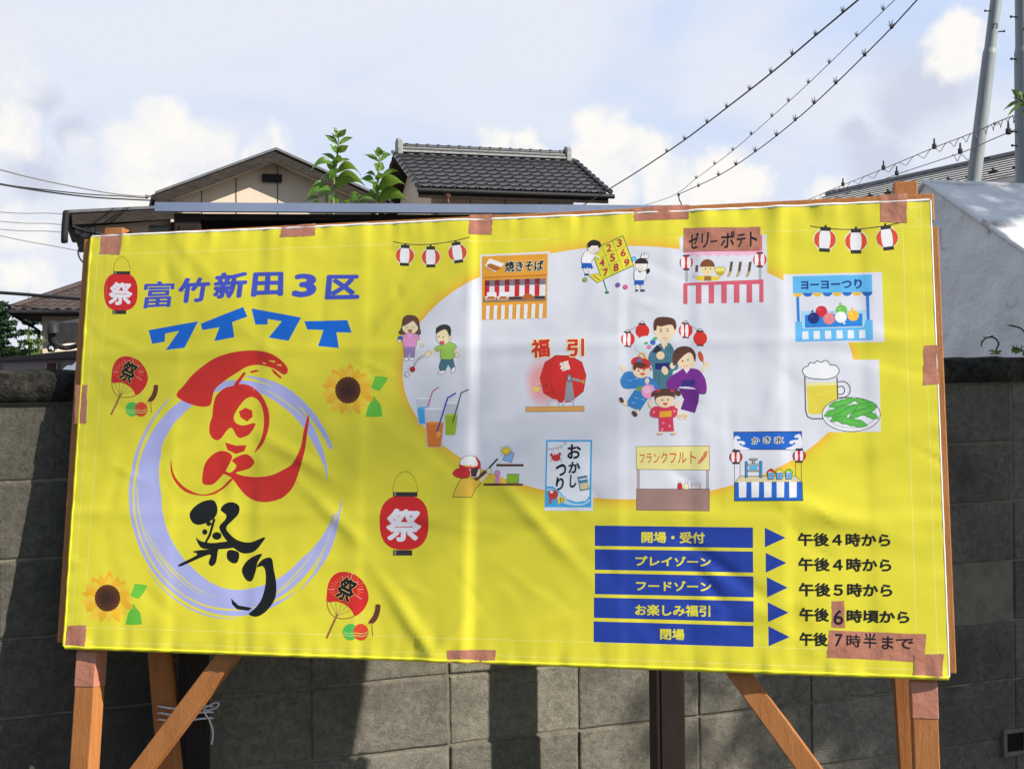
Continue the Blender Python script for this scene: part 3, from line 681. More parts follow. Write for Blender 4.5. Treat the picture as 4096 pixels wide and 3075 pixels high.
for k in range(6): x = 1121 + 72 * k; a.quad([(x, 752 - 2 * k), (x + 38, 751 - 2 * k), (x + 40, 802 - 1.5 * k), (x, 804 - 1.5 * k)], (226, 230, 238))
for (x, y, c, t) in ((1243, 626, (206, 46, 62), 40), (1370, 620, (112, 190, 82), -100), (1193, 668, (32, 48, 120), -100), (1290, 672, (232, 132, 132), -60), (1365, 662, (236, 240, 244), 60), (1443, 650, (240, 186, 60), -95)):
    ca, sa = math.cos(R(t)), math.sin(R(t)); a.poly([(x + 30 * ca, y + 30 * sa), (x + 50 * ca - 9 * sa, y + 50 * sa + 9 * ca), (x + 50 * ca + 9 * sa, y + 50 * sa - 9 * ca)], c); a.ell(x, y, 37, 36, c)
    a.ell(x - 12, y - 12, 8, 6, tuple(min(255, v + 30) for v in c), rot=-40, n=10)
a.text('ヨーヨーつり', [(1114, 430), (1500, 418), (1500, 480), (1114, 486)], (28, 60, 140), .03); a.build('water_balloon_stall_print', banner)

a = C4(base=OV)                                           # beer and green beans
a.quad([(1000, 928), (1607, 930), (1618, 1385), (1000, 1391)], WHT)
a.poly([(1146, 1092), (1338, 1086), (1346, 1268), (1330, 1274), (1172, 1276), (1154, 1262)], (226, 208, 70)); a.quad([(1146, 1078), (1338, 1072), (1338, 1092), (1146, 1098)], (234, 224, 150))
for (x, y) in ((1190, 1200), (1220, 1150), (1250, 1188), (1292, 1130), (1210, 1240), (1165, 1112)): a.ell(x, y, 4, 4, (244, 236, 180), n=8)
a.line([(1136, 1036), (1140, 1250), (1152, 1290), (1180, 1304), (1300, 1302), (1340, 1290), (1346, 1240), (1340, 1040)], 7, INK)
a.line(spl([(1346, 1070), (1390, 1070), (1420, 1100), (1420, 1140), (1395, 1165), (1350, 1170)], 5), 6, INK); a.line(spl([(1346, 1102), (1375, 1100), (1388, 1122), (1378, 1146), (1348, 1150)], 5), 6, INK)
FM = spl([(1128, 1020), (1122, 995), (1142, 975), (1156, 972), (1170, 948), (1196, 954), (1215, 938), (1240, 948), (1262, 936), (1282, 942), (1300, 964), (1330, 966), (1352, 990), (1350, 1015), (1325, 1040), (1270, 1055), (1200, 1052), (1150, 1042)], 4, True)
a.poly(FM, (236, 236, 240)); a.line(FM, 5, INK, True)
a.ell(1430, 1276, 184, 108, (228, 229, 234), line=INK, w=4, n=48); a.ell(1430, 1276, 156, 84, None, line=(90, 86, 90), w=2.6, n=44)
for (x0, y0, x1, y1, w_) in ((1290, 1225, 1455, 1180, 28), (1450, 1180, 1590, 1225, 26), (1400, 1240, 1590, 1215, 30), (1260, 1285, 1430, 1225, 30), (1480, 1250, 1600, 1300, 26), (1300, 1320, 1470, 1220, 30), (1420, 1290, 1590, 1230, 28), (1330, 1300, 1530, 1345, 34)):
    L = math.hypot(x1 - x0, y1 - y0); tx, ty = (x1 - x0) / L, (y1 - y0) / L; nx, ny = -ty, tx; P = []
    for s_ in (1, -1):
        ks = [0, .12, .26, .38, .5, .62, .75, .88, 1]; ws = [.15, .7, 1, .82, 1.02, .84, 1, .65, .1]
        Q = [(x0 + tx * L * k + nx * s_ * w_ * q * .75, y0 + ty * L * k + ny * s_ * w_ * q * .75) for k, q in zip(ks, ws)]
        P += Q if s_ == 1 else Q[::-1]
    S_ = spl(P, 2, True); a.poly(S_, (88, 178, 70)); a.line(S_, 2.6, (40, 110, 50), True)
    a.line([(x0 + tx * L * k + nx * w_ * .1, y0 + ty * L * k + ny * w_ * .1) for k in (.25, .5, .72)], 4, (120, 200, 96))
a.build('beer_and_beans_print', banner)

a = C3(base=OV)                                           # two people rolling balls
SK2 = (240, 222, 178)
a.blob([(205, 690), (235, 670), (285, 672), (318, 700), (328, 760), (335, 805), (300, 815), (215, 815), (170, 800), (190, 760)], (104, 70, 60), INK)
a.ell(256, 752, 62, 58, SK2, line=INK); a.poly(spl([(194, 750), (205, 705), (250, 680), (310, 705), (318, 760), (300, 735), (278, 712), (235, 735)], 4, True), (104, 70, 60))
a.line(spl([(222, 765), (233, 757), (244, 765)], 4), 2.6, INK); a.line(spl([(270, 763), (281, 755), (292, 763)], 4), 2.6, INK); a.blob([(240, 778), (270, 776), (264, 794), (250, 796)], (206, 90, 80), INK, 2)
a.line([(212, 812), (182, 850)], 17, SK2); a.line([(305, 835), (342, 890)], 15, SK2); a.blob([(212, 808), (305, 806), (326, 846), (305, 856), (296, 905), (212, 905), (200, 850)], (226, 150, 196), INK); a.poly([(232, 806), (274, 806), (252, 832)], (240, 180, 214))
a.poly([(210, 902), (296, 902), (286, 985), (258, 985), (253, 930), (242, 985), (214, 985)], (160, 134, 186)); a.line([(210, 902), (214, 985), (242, 985), (253, 930), (258, 985), (286, 985), (296, 902)], 2.4, INK)
a.ell(228, 992, 18, 14, (240, 238, 238), line=INK); a.ell(270, 992, 18, 14, (240, 238, 238), line=INK); a.ell(182, 838, 18, 18, (66, 98, 168), line=INK); a.ell(175, 858, 15, 12, SK2, line=INK, w=2); a.ell(346, 893, 12, 14, SK2, line=INK, w=2)
a.line([(480, 902), (388, 960)], 20, SK2); a.blob([(366, 960), (385, 936), (412, 940), (405, 968), (380, 980)], SK2, INK, 2); a.line([(590, 905), (612, 950)], 20, SK2); a.ell(606, 964, 16, 16, SK2, line=INK, w=2)
a.poly([(490, 985), (575, 985), (585, 1040), (596, 1062), (572, 1082), (540, 1030), (515, 1080), (480, 1078), (470, 1050)], (72, 116, 130)); a.line([(490, 985), (470, 1050), (480, 1078), (515, 1080), (540, 1030), (572, 1082), (596, 1062), (585, 1040), (575, 985)], 2.4, INK)
a.blob([(440, 915), (475, 892), (545, 868), (590, 885), (602, 910), (582, 925), (578, 988), (488, 990), (484, 925), (462, 938)], (160, 200, 84), INK)
a.ell(505, 825, 55, 62, SK2, line=INK); a.poly(spl([(448, 790), (455, 760), (500, 738), (548, 748), (562, 790), (550, 830), (538, 800), (520, 775), (485, 785), (452, 806)], 4, True), (58, 52, 52))
a.ell(470, 828, 4, 7, INK, n=8); a.ell(503, 832, 4, 7, INK, n=8); a.blob([(478, 866), (510, 864), (505, 886), (488, 886)], (206, 90, 80), INK, 2); a.ell(553, 835, 10, 14, SK2, line=INK, w=2)
a.ell(492, 1090, 28, 14, (240, 238, 238), rot=-12, line=INK); a.ell(578, 1072, 14, 24, (240, 238, 238), rot=30, line=INK)
for d in (0, 12): a.line(spl([(360, 960 + d), (320, 985 + d), (290, 1020 + d), (280, 1036 + d)], 5), 2.6, INK)
a.ell(274, 1066, 19, 20, (182, 34, 40), line=INK); a.ell(233, 1102, 19, 19, (236, 236, 240), line=INK); a.line([(225, 1092), (241, 1092), (246, 1106), (233, 1114), (220, 1106)], 2.4, INK, True)
for (x, y) in ((245, 1040), (238, 1062), (300, 1040), (308, 1064)): a.line([(x, y), (x + (8 if x < 270 else -8), y + 5)], 2.4, INK)
a.build('ball_rolling_print', banner)

a = C3(base=OV)                                           # three drinks
def cup(x0, x1, xb0, xb1, y0, y1, yl, cg, cl):
    f = (yl - y0) / (y1 - y0); a.quad([(x0, y0), (x1, y0), (xb1, y1), (xb0, y1)], cg); a.ell((x0 + x1) / 2, y0, (x1 - x0) / 2, 12, (232, 233, 238), line=(180, 182, 190), w=2)
    l0, l1 = x0 + (xb0 - x0) * f, x1 + (xb1 - x1) * f; a.quad([(l0 + 5, yl), (l1 - 5, yl), (xb1 - 6, y1 - 8), (xb0 + 6, y1 - 8)], cl); a.ell((l0 + l1) / 2, yl, (l1 - l0) / 2 - 5, 9, tuple(min(255, v + 22) for v in cl)); a.ell((xb0 + xb1) / 2, y1 - 8, (xb1 - xb0) / 2 - 6, 7, cl, a0=0, a1=180)
cup(296, 412, 316, 400, 1280, 1470, 1350, (204, 206, 216), (66, 166, 226)); a.line([(382, 1350), (422, 1230), (470, 1198)], 9, (196, 96, 152))
cup(508, 622, 514, 598, 1312, 1552, 1402, (200, 202, 212), (160, 186, 44)); a.line([(572, 1460), (634, 1240), (690, 1216)], 9, (76, 78, 84))
cup(362, 520, 380, 492, 1355, 1640, 1460, (206, 206, 214), (222, 124, 44)); a.line([(456, 1525), (534, 1278), (596, 1242)], 11, (56, 70, 170)); a.ell(468, 1545, 16, 24, (236, 170, 84), rot=20)
a.build('drinks_print', banner)

a = C3(base=OV)                                           # lottery drum
for k, c in enumerate(((222, 206, 214), (228, 192, 198), (232, 178, 180), (236, 164, 164))): a.ell(1240, 1160, 142 - 20 * k, 190 - 26 * k, c, n=40)
DR = (210, 46, 40); DK = (110, 40, 40)
a.poly([(1250, 1015), (1330, 962), (1440, 966), (1522, 1012), (1554, 1110), (1534, 1228), (1440, 1305), (1350, 1310), (1240, 1240), (1212, 1130)], DR); a.line([(1250, 1015), (1330, 962), (1440, 966), (1522, 1012), (1554, 1110), (1534, 1228), (1440, 1305), (1350, 1310), (1240, 1240), (1212, 1130)], 3, DK, True)
a.line([(1330, 962), (1292, 1030), (1288, 1130), (1310, 1240), (1350, 1310)], 2.4, DK); a.line([(1250, 1015), (1292, 1030)], 2, DK); a.line([(1212, 1130), (1288, 1130)], 2, DK); a.line([(1240, 1240), (1310, 1240)], 2, DK)
a._text('福', [(1352, 1018), (1422, 998), (1438, 1065), (1368, 1085)], (238, 226, 214), .04, .04)
GRY = (150, 150, 156)
for x in (1310, 1420): a.line(spl([(x - 40, 1335), (x - 28, 1300), (x, 1290), (x + 30, 1300), (x + 44, 1335)], 4), 13, (190, 192, 198))
a.poly([(1412, 1140), (1448, 1140), (1470, 1295), (1392, 1300)], GRY); a.line([(1448, 1135), (1530, 1155)], 18, GRY); a.ell(1530, 1155, 17, 16, (214, 140, 50), line=INK, w=2); a.ell(1430, 1130, 19, 30, (120, 122, 130), line=INK); a.ell(1430, 1130, 8, 16, (176, 178, 184))
a.ell(1258, 1182, 8, 8, (110, 50, 30), n=10); a.ell(1184, 1212, 24, 20, (236, 208, 90)); a.line([(1202, 1190), (1240, 1178)], 3, (150, 100, 50))
a.quad([(1108, 1342), (1538, 1336), (1538, 1374), (1108, 1378)], (222, 164, 86), (120, 80, 40))
a.text('福', [(1148, 848), (1286, 838), (1290, 975), (1150, 985)], (212, 52, 40), .04, (240, 232, 170), .05); a.text('引', [(1412, 842), (1540, 838), (1540, 968), (1412, 976)], (212, 52, 40), .04, (240, 232, 170), .05); a.build('lottery_drum_print', banner)

a = C4(base=OV)                                           # family in summer robes
def lamp(x, y, k, striped):
    a.ell(x, y, 44 * k, 45 * k, (214, 52, 40))
    if striped:
        for dx in (-24, 4): a.poly([(x + dx - 4, y - 40 * k), (x + dx + 10, y - 42 * k), (x + dx + 14, y), (x + dx + 10, y + 42 * k), (x + dx - 4, y + 40 * k), (x + dx - 8, y)], (240, 234, 236))
    a.poly([(x - 26, y - 50 * k), (x + 20, y - 48 * k), (x + 20, y - 38 * k), (x - 24, y - 40 * k)], CAP); a.poly([(x - 22, y + 40 * k), (x + 22, y + 42 * k), (x + 22, y + 50 * k), (x - 22, y + 48 * k)], CAP); a.line(spl([(x - 18, y - 48 * k), (x, y - 62 * k), (x + 18, y - 47 * k)], 4), 3, INK)
a.line([(18, 750), (90, 712)], 2.4, INK); a.line([(390, 705), (470, 748)], 2.4, INK)
lamp(16, 802, 1, 1); lamp(108, 750, 1, 0); lamp(382, 746, 1, 1); lamp(474, 796, 1, 0)
TE = (76, 124, 140); a.poly(spl([(205, 838), (250, 824), (290, 836), (318, 900), (335, 985), (300, 1010), (300, 1110), (268, 1190), (200, 1190), (176, 1080), (172, 990), (145, 930), (160, 880)], 4, True), TE)
for x in (200, 222, 270, 288): a.line([(x, 850 if x > 230 else 860), (x - 4, 950)], 4, (60, 106, 124)); a.line([(x - 6, 1000), (x - 10, 1100)], 4, (60, 106, 124))
a.quad([(188, 954), (288, 950), (286, 990), (190, 994)], (38, 42, 112)); a.poly([(228, 836), (258, 836), (246, 868)], (240, 214, 186))
a.ell(124, 836, 62, 54, (214, 228, 232), rot=-20); a.ell(174, 822, 18, 18, (66, 110, 196)); a.ell(150, 852, 16, 14, (226, 130, 170)); a.ell(188, 798, 14, 10, (90, 170, 96)); a.ell(132, 828, 12, 9, (90, 170, 96)); a.poly([(200, 838), (232, 862), (210, 890), (172, 886)], (50, 50, 56)); a.ell(222, 905, 26, 26, SK)
a.quad([(228, 790), (268, 790), (266, 846), (232, 846)], SK); a.ell(250, 748, 62, 68, SK); a.ell(188, 752, 10, 15, SK); a.ell(312, 752, 10, 15, SK); a.poly(spl([(180, 745), (182, 690), (205, 665), (260, 662), (310, 676), (324, 720), (312, 745), (300, 715), (270, 712), (225, 722), (202, 716), (196, 742)], 4, True), HAIR)
a.ell(226, 750, 5, 6, (70, 44, 40), n=8); a.ell(268, 750, 5, 6, (70, 44, 40), n=8); a.line(spl([(232, 792), (250, 800), (268, 792)], 4), 2.5, (180, 100, 80)); a.line([(216, 736), (234, 738)], 3, HAIR); a.line([(260, 738), (278, 734)], 3, HAIR)
PU = (122, 44, 140)
a.poly([(335, 1110), (470, 1120), (462, 1200), (440, 1266), (350, 1242), (372, 1180)], (104, 38, 130)); a.poly(spl([(330, 1010), (372, 985), (420, 985), (470, 1000), (508, 1060), (512, 1140), (470, 1146), (440, 1110), (350, 1100), (320, 1130), (264, 1105), (272, 1050)], 4, True), PU)
a.quad([(355, 1062), (442, 1054), (440, 1094), (355, 1102)], (56, 44, 130)); a.poly([(368, 988), (412, 984), (388, 1018)], (236, 220, 232)); a.line([(490, 1005), (512, 950)], 22, SK); a.ell(512, 962, 17, 20, SK); a.ell(478, 910, 15, 34, (196, 84, 40), rot=-18); a.line([(492, 938), (500, 960)], 5, (200, 160, 100)); a.ell(250, 1000, 20, 28, SK, rot=-20); a.ell(298, 970, 17, 20, SK)
a.ell(385, 930, 60, 62, SK); a.poly(spl([(302, 965), (300, 905), (322, 862), (370, 846), (420, 858), (446, 900), (440, 945), (425, 900), (405, 885), (375, 900), (345, 930), (320, 962)], 4, True), HAIR)
a.ell(362, 940, 5, 6, (70, 44, 40), n=8); a.ell(396, 932, 5, 6, (70, 44, 40), n=8); a.line(spl([(366, 968), (384, 972), (398, 964)], 4), 2.5, (190, 90, 80))
for x in (345, 380): a.ell(x, 1286, 16, 24, SK, rot=-20); a.line([(x - 8, 1278), (x, 1296), (x + 10, 1280)], 3, (150, 60, 50))
BLU = (58, 130, 196); a.line([(-20, 970), (-6, 1010)], 22, SK); a.poly(spl([(0, 1010), (50, 1008), (100, 1040), (150, 1040), (190, 1070), (215, 1110), (200, 1130), (150, 1110), (110, 1110), (60, 1112), (-10, 1110), (-30, 1060)], 4, True), BLU)
a.poly([(60, 1120), (120, 1124), (160, 1130), (140, 1180), (90, 1256), (5, 1215), (20, 1180)], BLU); a.quad([(76, 1100), (126, 1096), (120, 1130), (72, 1130)], (108, 170, 80))
for (x, y) in ((20, 1060), (60, 1050), (120, 1070), (60, 1170), (100, 1180), (40, 1200), (160, 1090)): a.line([(x, y), (x + 22, y + 6)], 4, (150, 196, 228))
a.ell(98, 990, 54, 58, SK); a.ell(98, 952, 62, 38, (206, 52, 46), rot=14); a.ell(88, 936, 15, 12, (60, 120, 200)); a.line(spl([(84, 910), (105, 888), (130, 916), (100, 920)], 4), 9, (236, 176, 50)); a.poly(spl([(48, 985), (60, 950), (110, 950), (158, 980), (165, 1000), (140, 970), (100, 985), (76, 975), (60, 1000)], 4, True), HAIR)
a.ell(84, 1000, 5, 6, (70, 44, 40), n=8); a.ell(118, 996, 5, 6, (70, 44, 40), n=8); a.blob([(90, 1018), (124, 1014), (112, 1032)], (222, 92, 80)); a.ell(138, 1066, 13, 20, SK)
a.line([(10, 1215), (-18, 1195)], 22, SK); a.line([(85, 1250), (60, 1270)], 22, SK); a.ell(-24, 1186, 12, 20, (90, 60, 56), rot=-30); a.ell(58, 1272, 14, 22, (90, 60, 56), rot=-40)
a.ell(145, 1132, 44, 44, (238, 158, 198)); a.ell(135, 1122, 26, 22, (244, 186, 214)); a.line([(160, 1172), (170, 1210)], 4, (220, 200, 170))
PR = (212, 60, 84); a.poly([(212, 1285), (300, 1285), (308, 1382), (214, 1384)], PR); a.poly(spl([(190, 1225), (240, 1232), (300, 1222), (330, 1240), (322, 1285), (300, 1296), (212, 1298), (160, 1286), (162, 1246)], 4, True), PR); a.quad([(216, 1258), (292, 1254), (292, 1290), (216, 1296)], (232, 170, 50))
for (x, y) in ((180, 1262), (310, 1256), (240, 1330), (280, 1350), (232, 1370)): a.ell(x, y, 9, 9, (236, 130, 146), n=8)
a.ell(160, 1212, 13, 26, SK, rot=-20); a.ell(330, 1212, 13, 26, SK, rot=30); a.ell(250, 1182, 60, 52, SK); a.poly(spl([(188, 1185), (192, 1140), (230, 1116), (275, 1116), (308, 1140), (314, 1182), (300, 1165), (250, 1160), (205, 1168)], 4, True), HAIR); a.ell(330, 1140, 16, 24, HAIR, rot=-50); a.ell(180, 1145, 14, 24, HAIR, rot=40); a.ell(206, 1126, 12, 9, (206, 50, 60), n=10); a.ell(296, 1126, 12, 9, (206, 50, 60), n=10)
a.ell(234, 1186, 5, 6, (70, 44, 40), n=8); a.ell(268, 1184, 5, 6, (70, 44, 40), n=8); a.blob([(236, 1206), (268, 1204), (254, 1222)], (222, 92, 80))
for x in (222, 308): a.ell(x, 1394, 20, 10, SK, rot=-15); a.line([(x - 16, 1400), (x + 14, 1398)], 3, (150, 60, 50))
a.build('family_print', banner)

a = C5(base=OV)                                           # shooting game
a.quad([(730, 537), (894, 537), (894, 552), (730, 552)], (90, 56, 44)); a.quad([(652, 653), (890, 655), (890, 668), (652, 668)], (90, 56, 44))
a.quad([(795, 598), (866, 598), (864, 652), (794, 652)], (140, 186, 40), INK); a.poly([(726, 606), (748, 606), (752, 652), (720, 652)], (216, 140, 190)); a.ell(736, 593, 17, 18, (216, 140, 190), line=INK, w=2)
a.quad([(790, 452), (838, 472), (820, 530), (768, 512)], (140, 184, 226), INK); P = []
for k in range(22): t = 2 * math.pi * k / 22; r = 42 if k % 2 == 0 else 20; P.append((788 + r * math.cos(t), 458 + r * .8 * math.sin(t)))
a.poly(P, (240, 208, 50)); a.line(P, 2.4, INK, True)
a.poly([(470, 736), (485, 690), (515, 632), (545, 614), (600, 628), (640, 636), (632, 658), (600, 690), (582, 738)], (234, 190, 62)); a.line([(470, 736), (485, 690), (515, 632), (545, 614), (600, 628), (640, 636), (632, 658), (600, 690), (582, 738)], 3, INK, True)
a.line([(600, 632), (664, 584)], 22, (96, 62, 48)); a.line([(660, 590), (738, 505)], 11, (62, 60, 66)); a.line([(632, 640), (685, 588)], 18, (244, 218, 190)); a.ell(686, 580, 16, 18, (244, 218, 190), line=INK, w=2)
a.ell(600, 580, 36, 40, (244, 218, 190), line=INK); a.poly([(575, 560), (625, 560), (615, 585), (606, 616), (580, 612)], (66, 50, 46)); a.ell(572, 545, 62, 58, (238, 236, 236), a0=180, a1=360, line=INK); a.poly(spl([(510, 540), (520, 570), (560, 572), (610, 560), (634, 566), (628, 520), (600, 490), (618, 545), (560, 555)], 4, True), (206, 44, 46)); a.blob([(470, 590), (500, 566), (560, 570), (575, 590), (560, 620), (510, 622), (478, 608)], (206, 44, 46), INK)
a.build('shooting_game_print', banner)

a = C5(base=OV); SB = (66, 170, 226)                      # snack fishing poster
a.quad([(1030, 392), (1309, 392), (1313, 818), (1020, 818)], CARD); a.quad([(1030, 392), (1309, 392), (1301, 798), (1020, 797)], SB); a.poly([(1040, 403), (1298, 403), (1290, 728), (1270, 758), (1210, 766), (1150, 745), (1110, 700), (1070, 672), (1032, 672)], (228, 232, 240))
for r_ in range(6):
    for c_ in range(4): a.ell(1066 + c_ * 64 + 20 * (r_ % 2), 480 + r_ * 44, 4, 4, (204, 212, 224), n=7)
a.poly(spl([(1030, 690), (1080, 690), (1130, 730), (1180, 770), (1250, 775), (1290, 750), (1290, 765), (1240, 786), (1160, 782), (1100, 750)], 4, True), (180, 216, 238))
for i, (x, y) in enumerate(((1042, 447), (1070, 447), (1097, 440), (1121, 430), (1145, 411))): a.ell(x, y, 9, 10, (206, 96, 90) if i % 2 == 0 else (110, 160, 200), n=12); a.ell(x, y, 4, 9, (238, 236, 236), n=10)
a.ell(1090, 500, 26, 20, (206, 52, 56)); a.ell(1062, 482, 9, 11, (206, 52, 56)); a.ell(1112, 478, 9, 11, (206, 52, 56))
for k in (-1, 1): a.line([(1090 + k * 20, 508), (1090 + k * 34, 522)], 3, (206, 52, 56)); a.line([(1090 + k * 22, 500), (1090 + k * 38, 506)], 3, (206, 52, 56)); a.line([(1090 + k * 8, 484), (1090 + k * 10, 472)], 3, (206, 52, 56))
a.quad([(1222, 616), (1274, 606), (1290, 688), (1236, 698)], (66, 130, 170), INK, 2); a.quad([(1230, 655), (1284, 646), (1288, 684), (1238, 692)], (214, 196, 150)); a.line([(1230, 632), (1276, 624)], 8, (226, 230, 236)); 
a.poly(spl([(1042, 715), (1050, 695), (1085, 695), (1102, 715), (1090, 745), (1060, 752), (1066, 778), (1050, 768), (1036, 782), (1050, 748)], 4, True), (196, 60, 50)); a.ell(1062, 705, 10, 9, (236, 236, 236)); a.poly(spl([(1100, 745), (1118, 732), (1146, 750), (1150, 762), (1120, 768), (1104, 780)], 4, True), (232, 206, 70)); a.line([(1118, 736), (1116, 768)], 4, (40, 60, 40)); a.line([(1132, 740), (1132, 766)], 4, (40, 60, 40))
for t, q in (('お', [(1160, 418), (1242, 418), (1240, 506), (1158, 506)]), ('か', [(1166, 524), (1238, 520), (1236, 592), (1164, 592)]), ('し', [(1176, 600), (1214, 598), (1212, 680), (1172, 680)]), ('つ', [(1086, 540), (1152, 534), (1152, 605), (1096, 610)]), ('り', [(1092, 616), (1140, 616), (1134, 694), (1088, 696)])): a.text(t, q, BLK, .03)
a.build('snack_fishing_poster_print', banner)

a = C6(base=OV); BRN = (90, 50, 44)                       # frankfurter stall
a.quad([(80, 470), (620, 470), (618, 632), (80, 626)], (160, 126, 118), BRN, 3); a.rect(86, 326, 102, 470, (180, 168, 170), BRN, 2.4); a.rect(598, 330, 612, 468, (180, 168, 170), BRN, 2.4)
a.quad([(78, 158), (618, 154), (620, 332), (80, 326)], (232, 222, 142), BRN, 3.4)
a.text('フランクフルト', [(104, 208), (522, 190), (520, 284), (106, 280)], (200, 66, 44), .006)
a.line(spl([(598, 190), (590, 220), (568, 252), (536, 284)], 4), [10, 18, 22, 24, 24, 24, 26, 26, 24, 24, 24, 22, 12], (222, 140, 110)); a.line([(602, 196), (574, 214), (592, 228), (560, 240), (574, 254), (542, 262)], 5, (200, 66, 44))
a.blob([(386, 470), (384, 440), (394, 426), (408, 426), (416, 440), (416, 470)], (196, 40, 44), BRN, 2.4); a.rect(391, 410, 408, 426, (236, 226, 224), BRN, 2.4); a.blob([(434, 470), (432, 440), (440, 430), (456, 430), (464, 442), (462, 470)], (230, 220, 170), BRN, 2.4); a.rect(440, 416, 456, 430, (240, 236, 230), BRN, 2.4)
for k in range(3): a.quad([(484, 466 - 14 * k), (554, 466 - 14 * k), (550, 454 - 14 * k), (488, 454 - 14 * k)], (236, 232, 232), BRN, 2.4)
a.build('frankfurter_stall_print', banner)

a = C6(base=OV); KB = (30, 100, 196)                      # shaved ice stall
a.line([(804, 180), (804, 420)], 4, BRN); a.line([(846, 180), (846, 380)], 4, BRN); a.line([(1256, 180), (1256, 380)], 4, BRN); a.line([(1298, 180), (1298, 420)], 4, BRN)
a.quad([(846, 376), (1258, 374), (1304, 420), (804, 424)], (214, 202, 160), INK, 4); a.quad([(804, 424), (1304, 420), (1308, 556), (804, 558)], KB, INK, 5)
for k in range(5): x = 836 + 93 * k; a.quad([(x, 418), (x + 57, 418), (x + 55, 532), (x + 2, 534)], (234, 232, 234))
a.quad([(800, 52), (1300, 48), (1304, 182), (804, 180)], KB, INK, 5)
a.poly(spl([(804, 92), (830, 82), (850, 96), (836, 104), (824, 100), (826, 118), (850, 116), (880, 124), (880, 144), (860, 146), (856, 136), (840, 140), (870, 160), (920, 178), (806, 178)], 3, True), (232, 232, 238)); a.poly(spl([(1296, 78), (1268, 70), (1246, 86), (1262, 96), (1274, 90), (1274, 108), (1246, 110), (1214, 120), (1214, 138), (1236, 140), (1240, 130), (1256, 134), (1226, 158), (1180, 176), (1300, 176)], 3, True), (232, 232, 238))
for t, q in (('か', [(934, 92), (988, 90), (988, 138), (934, 140)]), ('き', [(1018, 88), (1070, 86), (1070, 134), (1018, 136)]), ('氷', [(1096, 88), (1168, 84), (1168, 136), (1098, 138)])): a.text(t, q, (52, 40, 44), .02, (234, 234, 240), .07)
for (x, y) in ((816, 236), (1284, 226)):
    a.ell(x, y, 46, 42, (206, 52, 46), line=INK, w=4)
    for dx in (-24, 14): a.poly([(x + dx - 6, y - 36), (x + dx + 10, y - 36), (x + dx + 14, y), (x + dx + 10, y + 36), (x + dx - 6, y + 36), (x + dx - 10, y)], (238, 234, 236))
    a.rect(x - 26, y - 54, x + 26, y - 36, (60, 54, 56)); a.rect(x - 26, y + 36, x + 26, y + 50, (60, 54, 56))
a.quad([(900, 286), (996, 284), (996, 296), (900, 298)], (196, 196, 186), INK, 3); a.quad([(918, 298), (976, 298), (974, 328), (920, 328)], (90, 186, 234)); a.quad([(900, 330), (996, 330), (996, 340), (900, 340)], (196, 196, 186), INK, 3)
a.rect(886, 268, 900, 386, (50, 150, 214), INK, 3); a.rect(992, 266, 1008, 386, (50, 150, 214), INK, 3); a.quad([(918, 246), (974, 246), (972, 258), (920, 258)], (176, 172, 166), INK, 3); a.rect(938, 258, 954, 286, (176, 172, 166), INK, 3)
for (x, c) in ((1074, (206, 52, 46)), (1138, (226, 208, 70)), (1206, (130, 186, 60))):
    a.blob([(x - 26, 352), (x - 20, 334), (x, 322), (x + 20, 334), (x + 26, 352)], c, INK, 3); a.poly([(x - 24, 352), (x - 8, 342), (x + 8, 350), (x + 24, 346), (x + 24, 354)], (238, 238, 240)); a.quad([(x - 25, 354), (x + 25, 352), (x + 20, 396), (x - 20, 398)], (90, 176, 226), INK, 3); a.ell(x, 374, 8, 8, (214, 80, 80), n=9)
a.build('shaved_ice_stall_print', banner)

NB = (34, 62, 158); YT = (224, 214, 60)
a = C7(base=1)                                            # timetable
for q in ([(113, 75), (1047, 87), (1047, 207), (113, 195)], [(113, 214), (1047, 228), (1048, 352), (113, 335)], [(113, 355), (1049, 374), (1050, 497), (113, 478)], [(107, 498), (1050, 519), (1050, 643), (107, 617)], [(105, 638), (1049, 665), (1049, 789), (105, 760)]): a.poly(q, NB)
for p in ([(1117, 88), (1240, 147), (1117, 203)], [(1122, 235), (1245, 295), (1122, 352)], [(1128, 378), (1252, 440), (1130, 497)], [(1133, 525), (1257, 587), (1135, 642)], [(1137, 667), (1262, 730), (1138, 785)]): a.poly(p, NB)
a.build('timetable_print', banner)
a = C7(base=12)
for t, q in (('開場・受付', [(388, 110), (762, 114), (762, 181), (388, 177)]), ('プレイゾーン', [(352, 252), (798, 260), (798, 318), (352, 312)]), ('フードゾーン', [(355, 398), (800, 404), (800, 464), (355, 458)]), ('お楽しみ福引', [(350, 538), (794, 544), (794, 612), (350, 604)]), ('閉場', [(497, 680), (641, 684), (641, 750), (497, 746)])): a.text(t, q, YT, .030)
for t, q in (('午後４時から', [(1312, 116), (1860, 121), (1860, 201), (1312, 196)]), ('午後４時から', [(1315, 262), (1866, 268), (1866, 349), (1315, 343)]), ('午後５時から', [(1318, 410), (1871, 416), (1871, 497), (1318, 491)]), ('午後', [(1322, 557), (1496, 560), (1496, 641), (1322, 637)]), ('時頃から', [(1600, 568), (1972, 576), (1972, 653), (1600, 646)]), ('午後', [(1322, 701), (1488, 704), (1488, 785), (1322, 781)])): a.text(t, q, BLK, .034)
a.build('timetable_lettering', banner)

